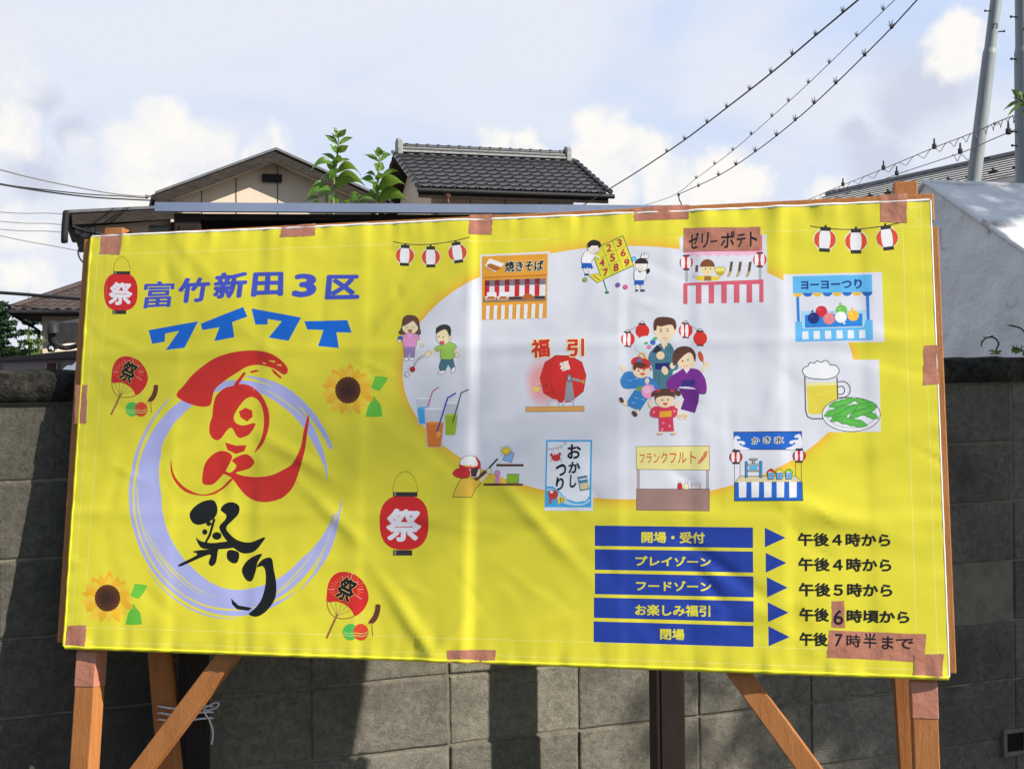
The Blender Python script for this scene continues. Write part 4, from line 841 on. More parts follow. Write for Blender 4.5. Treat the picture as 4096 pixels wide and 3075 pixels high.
# strips of packing tape, some with handwriting
def tape(q, label=None, base=1, words=(), off=.0004, k=1.0, ox=0, oy=0, rag=0):
    a = Art(ox, oy, k, base); rr = random.Random(int(q[0][0] + q[1][1])); P = []
    for i in range(4):
        p0, p1 = q[i], q[(i + 1) % 4]; n = 5 if i % 2 == 0 else 9; am = (1.6 if i % 2 == 0 else 4) / k
        for j in range(n): t = j / n; P.append((p0[0] + (p1[0] - p0[0]) * t + rr.uniform(-am, am) * .5, p0[1] + (p1[1] - p0[1]) * t + rr.uniform(-am, am) * .5))
    a.poly(P, M['tape'])
    for w in words: a._text(w[0], w[1], (34, 26, 30), w[2], w[2])
    a.build('tape', banner, label, off)
def dq(*p): return [(D2(x), D2(y)) for x, y in p]
tape([(405, 940), (491, 934), (478, 1022), (398, 1018)]); tape(dq((610, 489), (681, 485), (679, 510), (603, 514))); tape(dq((1015, 466), (1063, 464), (1062, 508), (1013, 508)))
tape(dq((1370, 449), (1487, 442), (1487, 473), (1370, 478))); tape(dq((1904, 421), (1960, 418), (1960, 482), (1902, 480))); tape(dq((163, 832), (188, 832), (186, 915), (160, 915)))
tape(dq((145, 1350), (187, 1348), (183, 1398), (140, 1396))); tape(dq((966, 1402), (1070, 1402), (1066, 1432), (966, 1430))); tape(dq((1997, 747), (2027, 745), (2030, 830), (1995, 832))); tape(dq((1975, 1412), (2038, 1412), (2035, 1464), (1972, 1460)), off=.0008)
tape([(370, 100), (856, 92), (856, 240), (370, 249)], 'brown tape with handwritten jelly and potato in katakana', 60, (('ー', [(540, 182), (584, 176), (584, 188), (540, 194)], .03), ('ゼリ', [(402, 138), (532, 116), (524, 226), (404, 236)], .024), ('ポ', [(608, 126), (694, 120), (690, 224), (604, 230)], .024), ('テト', [(708, 138), (836, 118), (836, 218), (704, 222)], .024)), k=.6329, ox=2500, oy=850, off=0.0)
tape([(1510, 520), (1583, 520), (1592, 678), (1512, 676)], 'small brown tape with a handwritten 6', 40, (('6', [(1520, 572), (1580, 570), (1582, 660), (1520, 662)], .02),), k=.6781, ox=2300, oy=2050, off=0.0)
tape([(1495, 690), (2072, 716), (2060, 882), (1483, 850)], 'long brown tape with a handwritten closing time', 40, (('7', [(1530, 712), (1576, 712), (1574, 786), (1526, 786)], .024), ('時', [(1598, 715), (1686, 718), (1684, 794), (1596, 790)], .024), ('半', [(1700, 706), (1778, 710), (1776, 800), (1698, 796)], .024), ('ま', [(1808, 726), (1878, 729), (1876, 806), (1806, 802)], .024), ('で', [(1892, 738), (1998, 742), (1990, 804), (1890, 800)], .024)), k=.6781, ox=2300, oy=2050, off=0.0)

# ------------------------------------------------------------------ wooden stand
stand = thing('sign_stand', 'orange wooden A frame stand holding up the yellow festival banner', 'sign stand', tuple(BC - UP * .9))
def wood(name, pts, label=None, mat='wood'):
    mb = MB()
    for (a, b, w, d, up) in pts: mb.bar(a, b, w, d, up, 0, .0025)
    return mb.build(name, M[mat], stand, None)
def fp(u, v, n): return bp(u, v, n)
wood('top_rail', [(fp(.048, BH - .022, -.0095), fp(BW + .008, BH - .012, -.0095), .064, .009, EN)])
wood('bottom_rail', [(fp(.048, .034, -.0095), fp(BW - .040, .034, -.0095), .06, .009, EN)])
wood('side_stile', [(fp(.010, .006, -.0100), fp(.010, BH - .003, -.0100), .074, .009, EN)]); wood('side_stile', [(fp(BW - .012, .006, -.0100), fp(BW - .012, BH - .050, -.0100), .06, .009, EN)])
wood('front_post', [(fp(.044, BH + .024, -.0375), fp(.044, -.85, -.0375), .051, .051, EN)])
wood('front_post', [(fp(BW - .042, BH + .046, -.0375), fp(BW - .042, -.85, -.0375), .051, .051, EN)])
def onplane(x, y, n):
    d = ray(x, y); o = fp(0, 0, n); return EYE + d * ((o - EYE).dot(EN) / d.dot(EN))
def through(p0, p1, t): return p0 + (p1 - p0) * t
bl, brr = at(663, 2840, 3.07), at(3628, 2840, 2.66)
tl_, tr_ = fp(.088, BH * .62, -.088), fp(BW - .088, BH * .62, -.088)
wood('rear_leg', [(tl_, through(tl_, bl, 1.55), .051, .045, EN)]); wood('rear_leg', [(tr_, through(tr_, brr, 1.60), .051, .045, EN)])
for p0, p1 in (((905, 2635), (545, 3110)), ((2965, 2700), (3330, 3200))):
    A_, B_ = onplane(*p0, -.033), onplane(*p1, -.033); wood('brace', [(through(A_, B_, -.5), through(A_, B_, 1.25), .046, .034, EN)])
def posttape(u, v0, v1):
    mb = MB(); c = fp(u, (v0 + v1) / 2, -.0375); mb.box(c, .0535, .0535, (v1 - v0) * KB_, EU, EN, EV, 0, .002); mb.build('tape', M['tape'], stand)
posttape(.044, -.085, -.012); posttape(BW - .042, -.078, -.012)
# string tying the left rear leg to the steel post
mb = MB()
for k in range(3):
    f0, f1 = at(630, 2824 + 28 * k, 3.06), at(640, 2824 + 26 * k, 3.02); g0, g1 = at(725, 2826 + 28 * k, 3.05), at(835, 2822 + 24 * k, 3.052)
    mb.tube(spl([tuple(f0), tuple(f1), tuple(at(690, 2832 + 26 * k, 3.035)), tuple(g0), tuple(g1), tuple(at(842, 2826 + 24 * k, 3.12)), tuple(at(770, 2834 + 20 * k, 3.155)), tuple(at(690, 2834 + 26 * k, 3.12)), tuple(f0)], 4), .0026, 6)
mb.tube(spl([tuple(at(812, 2836, 3.045)), tuple(at(845, 2815, 3.035)), tuple(at(872, 2808, 3.03)), tuple(at(870, 2826, 3.03)), tuple(at(840, 2838, 3.035)), tuple(at(815, 2842, 3.042)), tuple(at(838, 2880, 3.05)), tuple(at(852, 2930, 3.05)), tuple(at(846, 2975, 3.05))], 5), .0022, 6)
st = mb.build('string', M['white_string']); tag(st, 'white string lashing the wooden rear leg to the dark steel post', 'string')

# ------------------------------------------------------------------ ground
M['asphalt'] = noisy('asphalt', (.045, .045, .047), (.07, .07, .068), 60, .9, .2, bump=.4, bscale=150)
mb = MB(); mb.add([(-400, -400, 0), (400, -400, 0), (400, 600, 0), (-400, 600, 0)], [(0, 1, 2, 3)]); g = mb.build('ground', M['asphalt']); tag(g, kind='structure')

# ------------------------------------------------------------------ concrete block wall
def wp(s, z, n=0.0): return Vector((0, 3.485, 0)) + WD * s + WN * n + UP * z      # along the wall, height, towards the viewer
def concrete_mat():
    m, b = principled('concrete_block', (.16, .145, .115), .95, .12); nt = m.node_tree; N = nt.nodes.new; L = nt.links.new
    tc = N('ShaderNodeTexCoord'); O = tc.outputs['Object']
    def nz(sc, d, r, dist=0):
        n = N('ShaderNodeTexNoise'); n.inputs['Scale'].default_value = sc; n.inputs['Detail'].default_value = d; n.inputs['Roughness'].default_value = r; n.inputs['Distortion'].default_value = dist; L(O, n.inputs['Vector']); return n.outputs[0]
    def mr(v, a, b_, c=0., d=1.):
        n = N('ShaderNodeMapRange'); L(v, n.inputs[0])
        for k, x in enumerate((a, b_, c, d)): n.inputs[k + 1].default_value = x
        return n.outputs[0]
    def mx(f, a, c, mode='MIX'):
        n = N('ShaderNodeMix'); n.data_type = 'RGBA'; n.blend_type = mode
        for s_, x in ((0, f), (6, a), (7, c)):
            if isinstance(x, tuple): n.inputs[s_].default_value = (*x, 1)
            elif isinstance(x, (int, float)): n.inputs[s_].default_value = x
            else: L(x, n.inputs[s_])
        return n.outputs[2]
    grit = nz(210, 3, .7, 1.2); mid = nz(48, 8, .7, .6); big = nz(3.0, 6, .6, .3); green = nz(1.7, 4, .55)
    c = mx(mr(mid, .36, .66), (.138, .126, .104), (.250, .230, .192))
    c = mx(mr(grit, .56, .70, 0, .55), c, (.265, .25, .215)); c = mx(mr(grit, .44, .34, 0, .7), c, (.060, .053, .043))
    c = mx(mr(big, .50, .72, 0, .75), c, (.075, .070, .060)); c = mx(mr(green, .55, .72, 0, .5), c, (.070, .078, .062))
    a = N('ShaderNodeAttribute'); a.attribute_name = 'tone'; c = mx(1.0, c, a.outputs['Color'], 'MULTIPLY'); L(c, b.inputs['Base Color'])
    ad = N('ShaderNodeMath'); ad.operation = 'ADD'; L(grit, ad.inputs[0]); L(mid, ad.inputs[1])
    bp_ = N('ShaderNodeBump'); bp_.inputs['Strength'].default_value = .8; bp_.inputs['Distance'].default_value = .004; L(ad.outputs[0], bp_.inputs['Height']); L(bp_.outputs[0], b.inputs['Normal'])
    return m
M['block'] = concrete_mat()
M['mortar'] = noisy('tan_mortar', (.13, .115, .09), (.22, .195, .155), 12, .95, .1, bump=.5, bscale=90)
M['coping'] = noisy('mossy_black_concrete', (.012, .012, .011), (.05, .047, .04), 30, .95, .1, bump=1.0, bscale=110, c3=(.11, .098, .08), s3=5, t3=(.55, .66), bdist=.012)
wall = thing('block_wall', 'weathered grey concrete block wall running behind the festival banner', 'wall', tuple(wp(0, 0)))
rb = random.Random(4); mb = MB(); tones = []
def block(mb, s0, s1, z0, z1):
    bm = bmesh.new(); bmesh.ops.create_cube(bm, size=1)
    w, h, d = s1 - s0, z1 - z0, .10
    for v in bm.verts: v.co = Vector((v.co.x * w, v.co.y * d, v.co.z * h))
    bmesh.ops.bevel(bm, geom=[e for e in bm.edges if all(v.co.y < 0 for v in e.verts)], offset=.0055, segments=2, affect='EDGES', profile=.5)
    bmesh.ops.subdivide_edges(bm, edges=[e for e in bm.edges if e.calc_length() > .15], cuts=7, use_grid_fill=True)
    seed = rb.uniform(0, 99); tilt = rb.uniform(-.0025, .0025); tl2 = rb.uniform(-.002, .002); pr = rb.uniform(-.003, .003)
    for v in bm.verts:
        e = noise.noise((v.co.x * 40, v.co.z * 40, seed)) * .0015
        v.co.x += e; v.co.z += noise.noise((v.co.x * 45, v.co.z * 45, seed + 9)) * .0016
        v.co.y += -pr + v.co.x / w * tilt + v.co.z / h * tl2 + noise.noise((v.co.x * 22, v.co.z * 22, seed + 3)) * .0012
    bm.verts.index_update(); n0 = len(mb.v)
    c = wp((s0 + s1) / 2, (z0 + z1) / 2, -.05)
    mb.add([c + WD * v.co.x - WN * v.co.y + UP * v.co.z for v in bm.verts], [[v.index for v in f.verts] for f in bm.faces], 0, False)
    t = rb.uniform(.80, 1.08); t *= 1.7 if s1 < -1.0 and z0 > 1.1 else (1.2 if s1 < -1.0 and z0 > .95 else (.55 if s1 < -.9 else ((.85 if s0 > 1.2 else 1.0)))); tones.extend([(t * rb.uniform(.99, 1.01), t, t * rb.uniform(.96, 1.0))] * (len(mb.v) - n0)); bm.free()  # sun patch at top left, shade at lower left and right painted into tones
s0 = -.2 - .395 * 9
for r in range(7):
    for k in range(24):
        a0 = s0 + k * .395
        if r == 3 and k == 13: continue
        if r == 3 and abs(a0 - (-.2 + .395 * 5)) < .01: pass
        block(mb, a0 + .003, a0 + .392, 1.398 - .2 * (r + 1) + .003, 1.398 - .2 * r - .005)
VS = None
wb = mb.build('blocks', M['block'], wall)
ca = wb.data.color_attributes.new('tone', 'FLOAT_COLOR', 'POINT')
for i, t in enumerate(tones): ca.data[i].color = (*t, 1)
mb = MB(); mb.box(wp(s0 + .395 * 12, .7015, -.0505), .395 * 24, .09, 1.403, WD, -WN, UP); mb.build('mortar', M['mortar'], wall)
mb = MB()                                                # coping with crumbly mossy top
n = 240; sec = []
for i in range(n + 1):
    s = s0 + .395 * 24 * i / n; e = lambda k: noise.noise((s * 9, k, 0)) * .006 + noise.noise((s * 33, k, 4)) * .004
    dz = .010 * max(0, noise.noise((s * 2.2, 3, 0)))
    sec.append([wp(s, 1.400, .012 + e(1) * .4), wp(s, 1.455 + e(2), .018 + e(3) * .6), wp(s, 1.474 + e(4) + dz, .006 + e(5)), wp(s, 1.482 + e(6) + dz, -.03), wp(s, 1.480 + e(7), -.10), wp(s, 1.44, -.125), wp(s, 1.400, -.12)])
vs = [p for S_ in sec for p in S_]; fs = [(i * 7 + k, (i + 1) * 7 + k, (i + 1) * 7 + (k + 1) % 7, i * 7 + (k + 1) % 7) for i in range(n) for k in range(7)]
mb.add(vs, fs, 0, True); mb.add(sec[0], [tuple(range(7))]); mb.add(sec[-1], [tuple(range(7))[::-1]]); mb.build('coping', M['coping'], wall)
# small square drain hole at the lower right
c = at(4090, 2978, 4.0); sc = (c - wp(0, 0)).dot(WD)
mb = MB(); zc = c.z
for (ds, dz, w, h) in ((0, .038, .10, .014), (0, -.038, .10, .014), (-.043, 0, .014, .062), (.043, 0, .014, .062)): mb.box(wp(sc + ds, zc + dz, .006), w, .02, h, WD, -WN, UP, 0, .003)
M['rim'] = noisy('worn_concrete_rim', (.12, .11, .09), (.2, .18, .15), 30, .9); dr = mb.build('drain_frame', M['rim'], wall); mb = MB(); mb.box(wp(sc, zc, .0045), .072, .004, .062, WD, -WN, UP); mb.build('drain_hole', M['dark_board'], wall)

# ------------------------------------------------------------------ notice board standing between banner and wall
nb = thing('notice_board', 'dark brown roofed notice board half hidden behind the yellow banner', 'notice board', (-.2, 3.2, 0))
NO = at(776, 2600, 3.115); NO.z = 0; NE = at(2665, 2600, 3.285); NE.z = 0
ND = (NE - NO).normalized(); NN = Vector((ND.y, -ND.x, 0)); NS = (NE - NO).length
def npnt(s, z, n=0.0): return NO + ND * s + NN * n + UP * z
for s, w in ((0, .068), (NS, .082)):
    mb = MB(); mb.box(npnt(s, .94, 0), w, .075, 1.88, ND, -NN, UP, 0, .004); mb.box(npnt(s + .004, .93, .0385), w - .022, .004, 1.84, ND, -NN, UP, 0, .001); mb.build('post', M['steel_brown'], nb)
mb = MB(); mb.box(npnt(NS / 2, 1.38, -.01), NS - .08, .05, .74, ND, -NN, UP, 0, .006); mb.build('display_panel', M['dark_board'], nb)
rs0, rs1 = -.078, NS + .12; ztop = 1.908                 # roof: bent metal fascia along the front
pr = [(.055, ztop - .003), (.058, ztop - .026), (.050, ztop - .028), (.046, ztop - .010), (-.42, ztop + .030), (-.425, ztop + .046)]
mb = MB(); vs = [npnt(rs0, z, n_) for n_, z in pr] + [npnt(rs1, z, n_) for n_, z in pr]; k = len(pr)
mb.add(vs, [(i, (i + 1) % k, k + (i + 1) % k, k + i) for i in range(k)] + [tuple(range(k))[::-1], tuple(range(k, 2 * k))]); mb.build('roof', M['roof_blue'], nb)
mb = MB(); mb.box(npnt((rs0 + rs1) / 2 + .02, ztop - .038, -.17), rs1 - rs0 - .07, .42, .016, ND, -NN, UP); mb.build('soffit', M['dark_board'], nb)
mb = MB(); mb.box(npnt((rs0 + rs1) / 2 + .04, ztop - .16, -.36), rs1 - rs0 - .14, .03, .22, ND, -NN, UP, 0, .003)
mb.box(npnt(rs0 + .045, ztop - .155, -.17), .02, .40, .21, ND, -NN, UP, 0, .003); mb.build('hood', M['dark_board'], nb)

# ------------------------------------------------------------------ leafy sapling behind the board
M['leaf'] = noisy('glossy_leaf', (.045, .125, .018), (.10, .20, .03), 30, .38, .5)
M['leaf_b'] = M['leaf'].node_tree.nodes['Principled BSDF']; del M['leaf_b']
M['leaf'].node_tree.nodes['Principled BSDF'].inputs['Transmission Weight'].default_value = 0.0
def leaf_mat(m):
    nt = m.node_tree; b = nt.nodes['Principled BSDF']; t = nt.nodes.new('ShaderNodeBsdfTranslucent'); t.inputs[0].default_value = (.22, .36, .04, 1)
    x = nt.nodes.new('ShaderNodeMixShader'); x.inputs[0].default_value = .35; o = nt.nodes['Material Output']
    nt.links.new(b.outputs[0], x.inputs[1]); nt.links.new(t.outputs[0], x.inputs[2]); nt.links.new(x.outputs[0], o.inputs[0]); return m
leaf_mat(M['leaf'])
M['stem'] = noisy('green_stem', (.16, .18, .06), (.22, .20, .09), 40, .6)
def leaf(mb, base, tip, w, sag, side, fold=.25):
    """pointed leaf along a drooping midrib, folded a little, 9 x 5 grid"""
    base, tip = Vector(base), Vector(tip); ax = tip - base; L = ax.length; t = ax.normalized(); s = Vector(side); s = (s - t * s.dot(t)).normalized(); nrm = s.cross(t)
    vs = []; n = 9
    for i in range(n):
        k = i / (n - 1); c = base + ax * k + UP * (sag * L * 4 * k * (1 - k)); prof = max(0, math.sin(math.pi * min(1, k ** .85)) ** .8) * w * (1 - .25 * k) + .0004
        for j in range(5): q = (j - 2) / 2; vs.append(c + s * (q * prof) + nrm * (abs(q) * prof * fold) + nrm * .0015 * math.sin(9 * k + j))
    mb.add(vs, [(i * 5 + j, i * 5 + j + 1, (i + 1) * 5 + j + 1, (i + 1) * 5 + j) for i in range(n - 1) for j in range(4)], 0, True)
def sapling(label, SX, SY, k, Y, stem, leaves, grp):
    """stem and leaves traced as (base x, y, tip x, y, half width, arch, nearer/farther)"""
    r = random.Random(int(stem[0][0])); f = lambda x, y, d=0: at(SX + x * k, SY + y * k, Y + d)
    root = thing('sapling', label, 'plant', tuple(f(*stem[-1])), grp)
    mb = MB(); P = spl([tuple(f(x, y)) for x, y in stem], 5); mb.tube(P, [.0022 + .0035 * i / len(P) for i in range(len(P))], 7); mb.build('stem', M['stem'], root)
    for (x0, y0, x1, y1, w, sag, d) in leaves:
        m2 = MB(); a, b = f(x0, y0), f(x1, y1, d); ax = (b - a); px = k * Y / F
        side = Vector((ax.z, .25 + r.uniform(-.3, .5), -ax.x)); side = Vector((0, 1, 0)).cross(ax) * .8 + Vector((0, ax.length * r.uniform(.3, .9), 0))
        leaf(m2, a, b, w * px * 1.3, sag, side, r.uniform(.1, .3)); m2.build('leaf', M['leaf'], root)
SG = 'saplings behind the notice board'
sapling('taller green sapling in front of the brown gable roof', 1200, 480, .5877, 3.9, [(245, 55), (262, 120), (258, 200), (250, 270), (243, 340), (230, 420), (228, 490), (225, 620), (220, 1200)],
        [(258, 110, 230, 52, 12, .05, -.01), (262, 120, 314, 62, 20, .08, -.02), (262, 130, 212, 88, 9, 0, .03), (255, 172, 168, 104, 22, .10, .0), (258, 170, 360, 124, 14, .12, .03), (255, 228, 204, 168, 20, .08, -.02), (256, 225, 328, 174, 24, .1, -.02),
         (250, 285, 146, 234, 13, .12, .03), (250, 300, 258, 236, 28, .05, -.05), (252, 290, 340, 272, 10, .1, .03), (240, 325, 75, 345, 26, .34, -.03), (245, 320, 182, 280, 13, .05, .02), (250, 365, 416, 378, 28, .36, -.03), (240, 345, 180, 300, 24, .1, .0), (238, 405, 200, 340, 26, .08, -.05),
         (225, 415, 128, 405, 30, .22, .03), (232, 470, 447, 455, 40, .34, -.04), (215, 480, 50, 530, 36, .30, -.03), (220, 480, 110, 535, 26, .1, .02), (225, 500, 200, 570, 22, .05, -.05), (228, 500, 260, 575, 22, .05, .03), (140, 540, 25, 565, 18, .2, 0), (140, 560, 90, 600, 22, .1, 0), (250, 330, 205, 400, 30, .05, -.04)], SG)
sapling('shorter green sapling beside the left end of the black tiled roof', 1200, 480, .5877, 3.9, [(530, 190), (540, 250), (540, 310), (532, 380), (530, 450), (527, 510), (522, 620), (520, 1200)],
        [(540, 250, 528, 184, 24, .05, -.02), (538, 290, 434, 238, 18, .12, 0), (540, 285, 620, 240, 16, .2, .03), (540, 240, 580, 216, 8, .1, .02), (535, 240, 500, 205, 8, .05, .03), (540, 355, 502, 300, 26, .08, -.03), (540, 350, 562, 290, 22, .05, .03), (515, 385, 440, 374, 14, .28, 0), (532, 410, 545, 360, 24, .05, -.04),
         (535, 405, 668, 350, 16, .18, .03), (510, 440, 412, 405, 26, .22, 0), (530, 500, 495, 430, 24, .05, -.03), (535, 480, 712, 440, 40, .30, -.04), (528, 510, 515, 420, 30, .05, .02), (525, 560, 410, 545, 26, .26, -.02), (525, 560, 735, 555, 40, .30, -.03), (520, 540, 480, 470, 24, .05, .03), (420, 520, 325, 575, 30, .25, 0), (440, 560, 380, 580, 26, .1, .02), (300, 545, 345, 580, 24, .1, 0)], SG)

# ------------------------------------------------------------------ houses
M['render_beige'] = noisy('beige_siding', (.55, .46, .36), (.60, .50, .40), 3, .85, .2, bump=.1, bscale=120)
M['barge'] = noisy('weathered_dark_board', (.020, .016, .013), (.045, .037, .031), 5, .8, .2, stretch=(1, 1, 5), bump=.2, bscale=50, c3=(.03, .022, .018), s3=4)
M['roof_dark'] = noisy('dark_grey_roof_sheet', (.10, .10, .11), (.15, .15, .16), 6, .5, .4)
M['soffit'] = noisy('beige_soffit', (.40, .33, .26), (.44, .37, .29), 4, .8)
M['gutter'] = noisy('black_gutter', (.012, .012, .013), (.022, .022, .024), 12, .6, .25)
M['tile'] = noisy('black_glazed_tile', (.030, .030, .033), (.055, .055, .060), 9, .34, .55, attr=None)
M['tile_brown'] = noisy('brown_roof_tile', (.036, .026, .025), (.062, .044, .041), 9, .6, .3)
M['ridge_white'] = noisy('pale_ridge_plaster', (.34, .335, .33), (.20, .20, .20), 14, .7)
M['seam'] = noisy('siding_joint', (.10, .085, .07), (.13, .11, .09), 4, .9)
M['copper'] = noisy('brown_copper', (.10, .035, .022), (.16, .06, .04), 12, .5)
M['window'] = noisy('dark_window', (.015, .02, .02), (.03, .035, .03), 3, .15, .6)

def gable_house():
    A = at(1103, 590, 22.0)                              # apex of the roof, front edge
    X = lambda s, z, n=0.0: Vector((A.x, A.y, 0)) + WD * s + WN * n + UP * z
    h = thing('gabled_house', 'beige house with a dark timber gable behind the notice board', 'house', tuple(X(0, 0, -3)))
    za = A.z; sl = .413; hw = 2.13; oh = .42; D = 7.0
    # walls (set back under the overhang)
    w = 1.85; zt = za - .215
    mb = MB(); mb.prism([X(-w, 0, -oh), X(w, 0, -oh), X(w, zt - w * sl, -oh), X(0, zt, -oh), X(-w, zt - w * sl, -oh)], -WN * (D - 2 * oh)); mb.build('wall', M['render_beige'], h)
    mb = MB()
    for s in (-1.30, -.30 - .38, .10 - .02, 1.0): mb.box(X(s, 2.0, -oh + .004), .018, .012, 2 * (zt - abs(s) * sl - 2.03), WD, -WN, UP)
    mb.build('siding_joint', M['seam'], h)
    for sgn in (-1, 1):
        e0, e1 = (0, za), (sgn * hw, za - hw * sl)
        dn = Vector((0, 0, -1))
        def band(t0, t1, n0, n1, name, mat):
            m = MB(); P = [X(e0[0], e0[1] - t0, n0), X(e1[0], e1[1] - t0, n0), X(e1[0], e1[1] - t1, n0), X(e0[0], e0[1] - t1, n0)]; m.prism(P, WN * (n1 - n0)); return m.build(name, M[mat], h)
        band(0, .045, .03, -D, 'roof', 'roof_dark'); band(.047, .245, .0, -.05, 'bargeboard', 'barge'); band(.222, .243, -.052, -oh + .003, 'soffit', 'soffit')
    m = MB(); m.tube([X(-hw - .02, za - hw * sl - .10, .02), X(-hw - .02, za - hw * sl - .10, -D)], .055, 10); m.tube([X(hw + .02, za - hw * sl - .10, .02), X(hw + .02, za - hw * sl - .10, -D)], .055, 10); m.build('gutter', M['gutter'], h)
    c0, c1 = at(1046, 700, 22.4), at(1127, 731, 22.4); s0_, s1_ = (c0 - X(0, 0)).dot(WD), (c1 - X(0, 0)).dot(WD)
    m = MB(); m.box(X((s0_ + s1_) / 2, (c0.z + c1.z) / 2, -oh + .05), s1_ - s0_, .11, c0.z - c1.z, WD, -WN, UP, 0, .015)
    for q in range(3): m.box(X((s0_ + s1_) / 2, c1.z + .03 + q * .045, -oh + .115), s1_ - s0_ - .04, .02, .012, WD, -WN, UP)
    m.build('vent', M['gutter'], h)
    # low wing on the left
    zl, zr = 4.15, 4.30; s_l, s_r = -3.62, -1.75
    m = MB(); m.prism([X(-3.15, 0, -.7), X(-1.86, 0, -.7), X(-1.86, 4.10, -.7), X(-3.15, 3.96, -.7)], -WN * 4); m.build('wall', M['render_beige'], h)
    m = MB(); m.prism([X(s_l, zl, 0), X(s_r, zr, 0), X(s_r, zr - .05, 0), X(s_l, zl - .05, 0)], -WN * 5); m.build('roof', M['roof_dark'], h)
    m = MB(); m.prism([X(s_l + .1, zl - .052, -.02), X(s_r, zr - .052, -.02), X(s_r, zr - .25, -.02), X(s_l + .1, zl - .25, -.02)], -WN * .05); m.build('bargeboard', M['barge'], h)
    m = MB(); m.prism([X(s_l + .14, zl - .25, -.08), X(-3.15, zl - .22, -.08), X(-3.15, zl - .44, -.08), X(s_l + .14, zl - .47, -.08)], -WN * 3); m.build('eave_box', M['gutter'], h)
    m = MB(); m.tube(spl([tuple(X(s_l + .02, zl - .05, .02)), tuple(X(s_l, zl - .10, .03)), tuple(X(s_l - .02, zl - .3, .03)), tuple(X(s_l - .03, zl - .50, .02)), tuple(X(s_l - .03, zl - .56, .0))], 4), .06, 10); m.tube([X(s_l, zl - .06, .02), X(s_l, zl - .06, -4.8)], .06, 10)
    m.tube(spl([tuple(X(s_l + .10, zl - .28, .0)), tuple(X(s_l + .3, zl - .36, .02)), tuple(X(s_l + .55, zl - .40, .02)), tuple(X(s_l + .85, zl - .47, -.5))], 4), .03, 8); m.build('gutter', M['gutter'], h)
    c0, c1 = at(599, 894, 21.6), at(652, 937, 21.6); s0_, s1_ = (c0 - X(0, 0)).dot(WD), (c1 - X(0, 0)).dot(WD)
    m = MB(); m.box(X((s0_ + s1_) / 2 + .05, c0.z - .3, -.69), s1_ - s0_ + .1, .03, .6, WD, -WN, UP); m.build('window', M['window'], h)
    return h
gable_house()

def tiled(mb, P, us, ds, ncol, nrow, amp, lip, seam=.05):
    """Japanese tiles: P(a, d) gives a point on the slope (a along the eave, d down from the ridge, metres)"""
    nx, ny = 7, 4; w = us / ncol; r = ds / nrow; vs = []; cols = ncol * nx + 1
    prof = [0, .35, .15, -.35, -.5, -.42, -.2]           # one wave with a hard roll on the left
    for j in range(nrow):
        for q in range(ny):
            t = q / (ny - 1); d = (j + t) * r; lift = lip * t + .004
            for i in range(cols):
                a = i * w / nx; h = amp * (prof[i % nx] if i % nx != 1 else .9)
                vs.append((a, d + (.012 * math.sin(math.pi * (i % nx) / nx) if q == ny - 1 else 0), h + lift))
    V = [P(*p) for p in vs]; f = []
    rows = nrow * ny
    for j in range(rows - 1):
        for i in range(cols - 1): f.append((j * cols + i, (j + 1) * cols + i, (j + 1) * cols + i + 1, j * cols + i + 1))
    mb.add(V, f, 0, False)
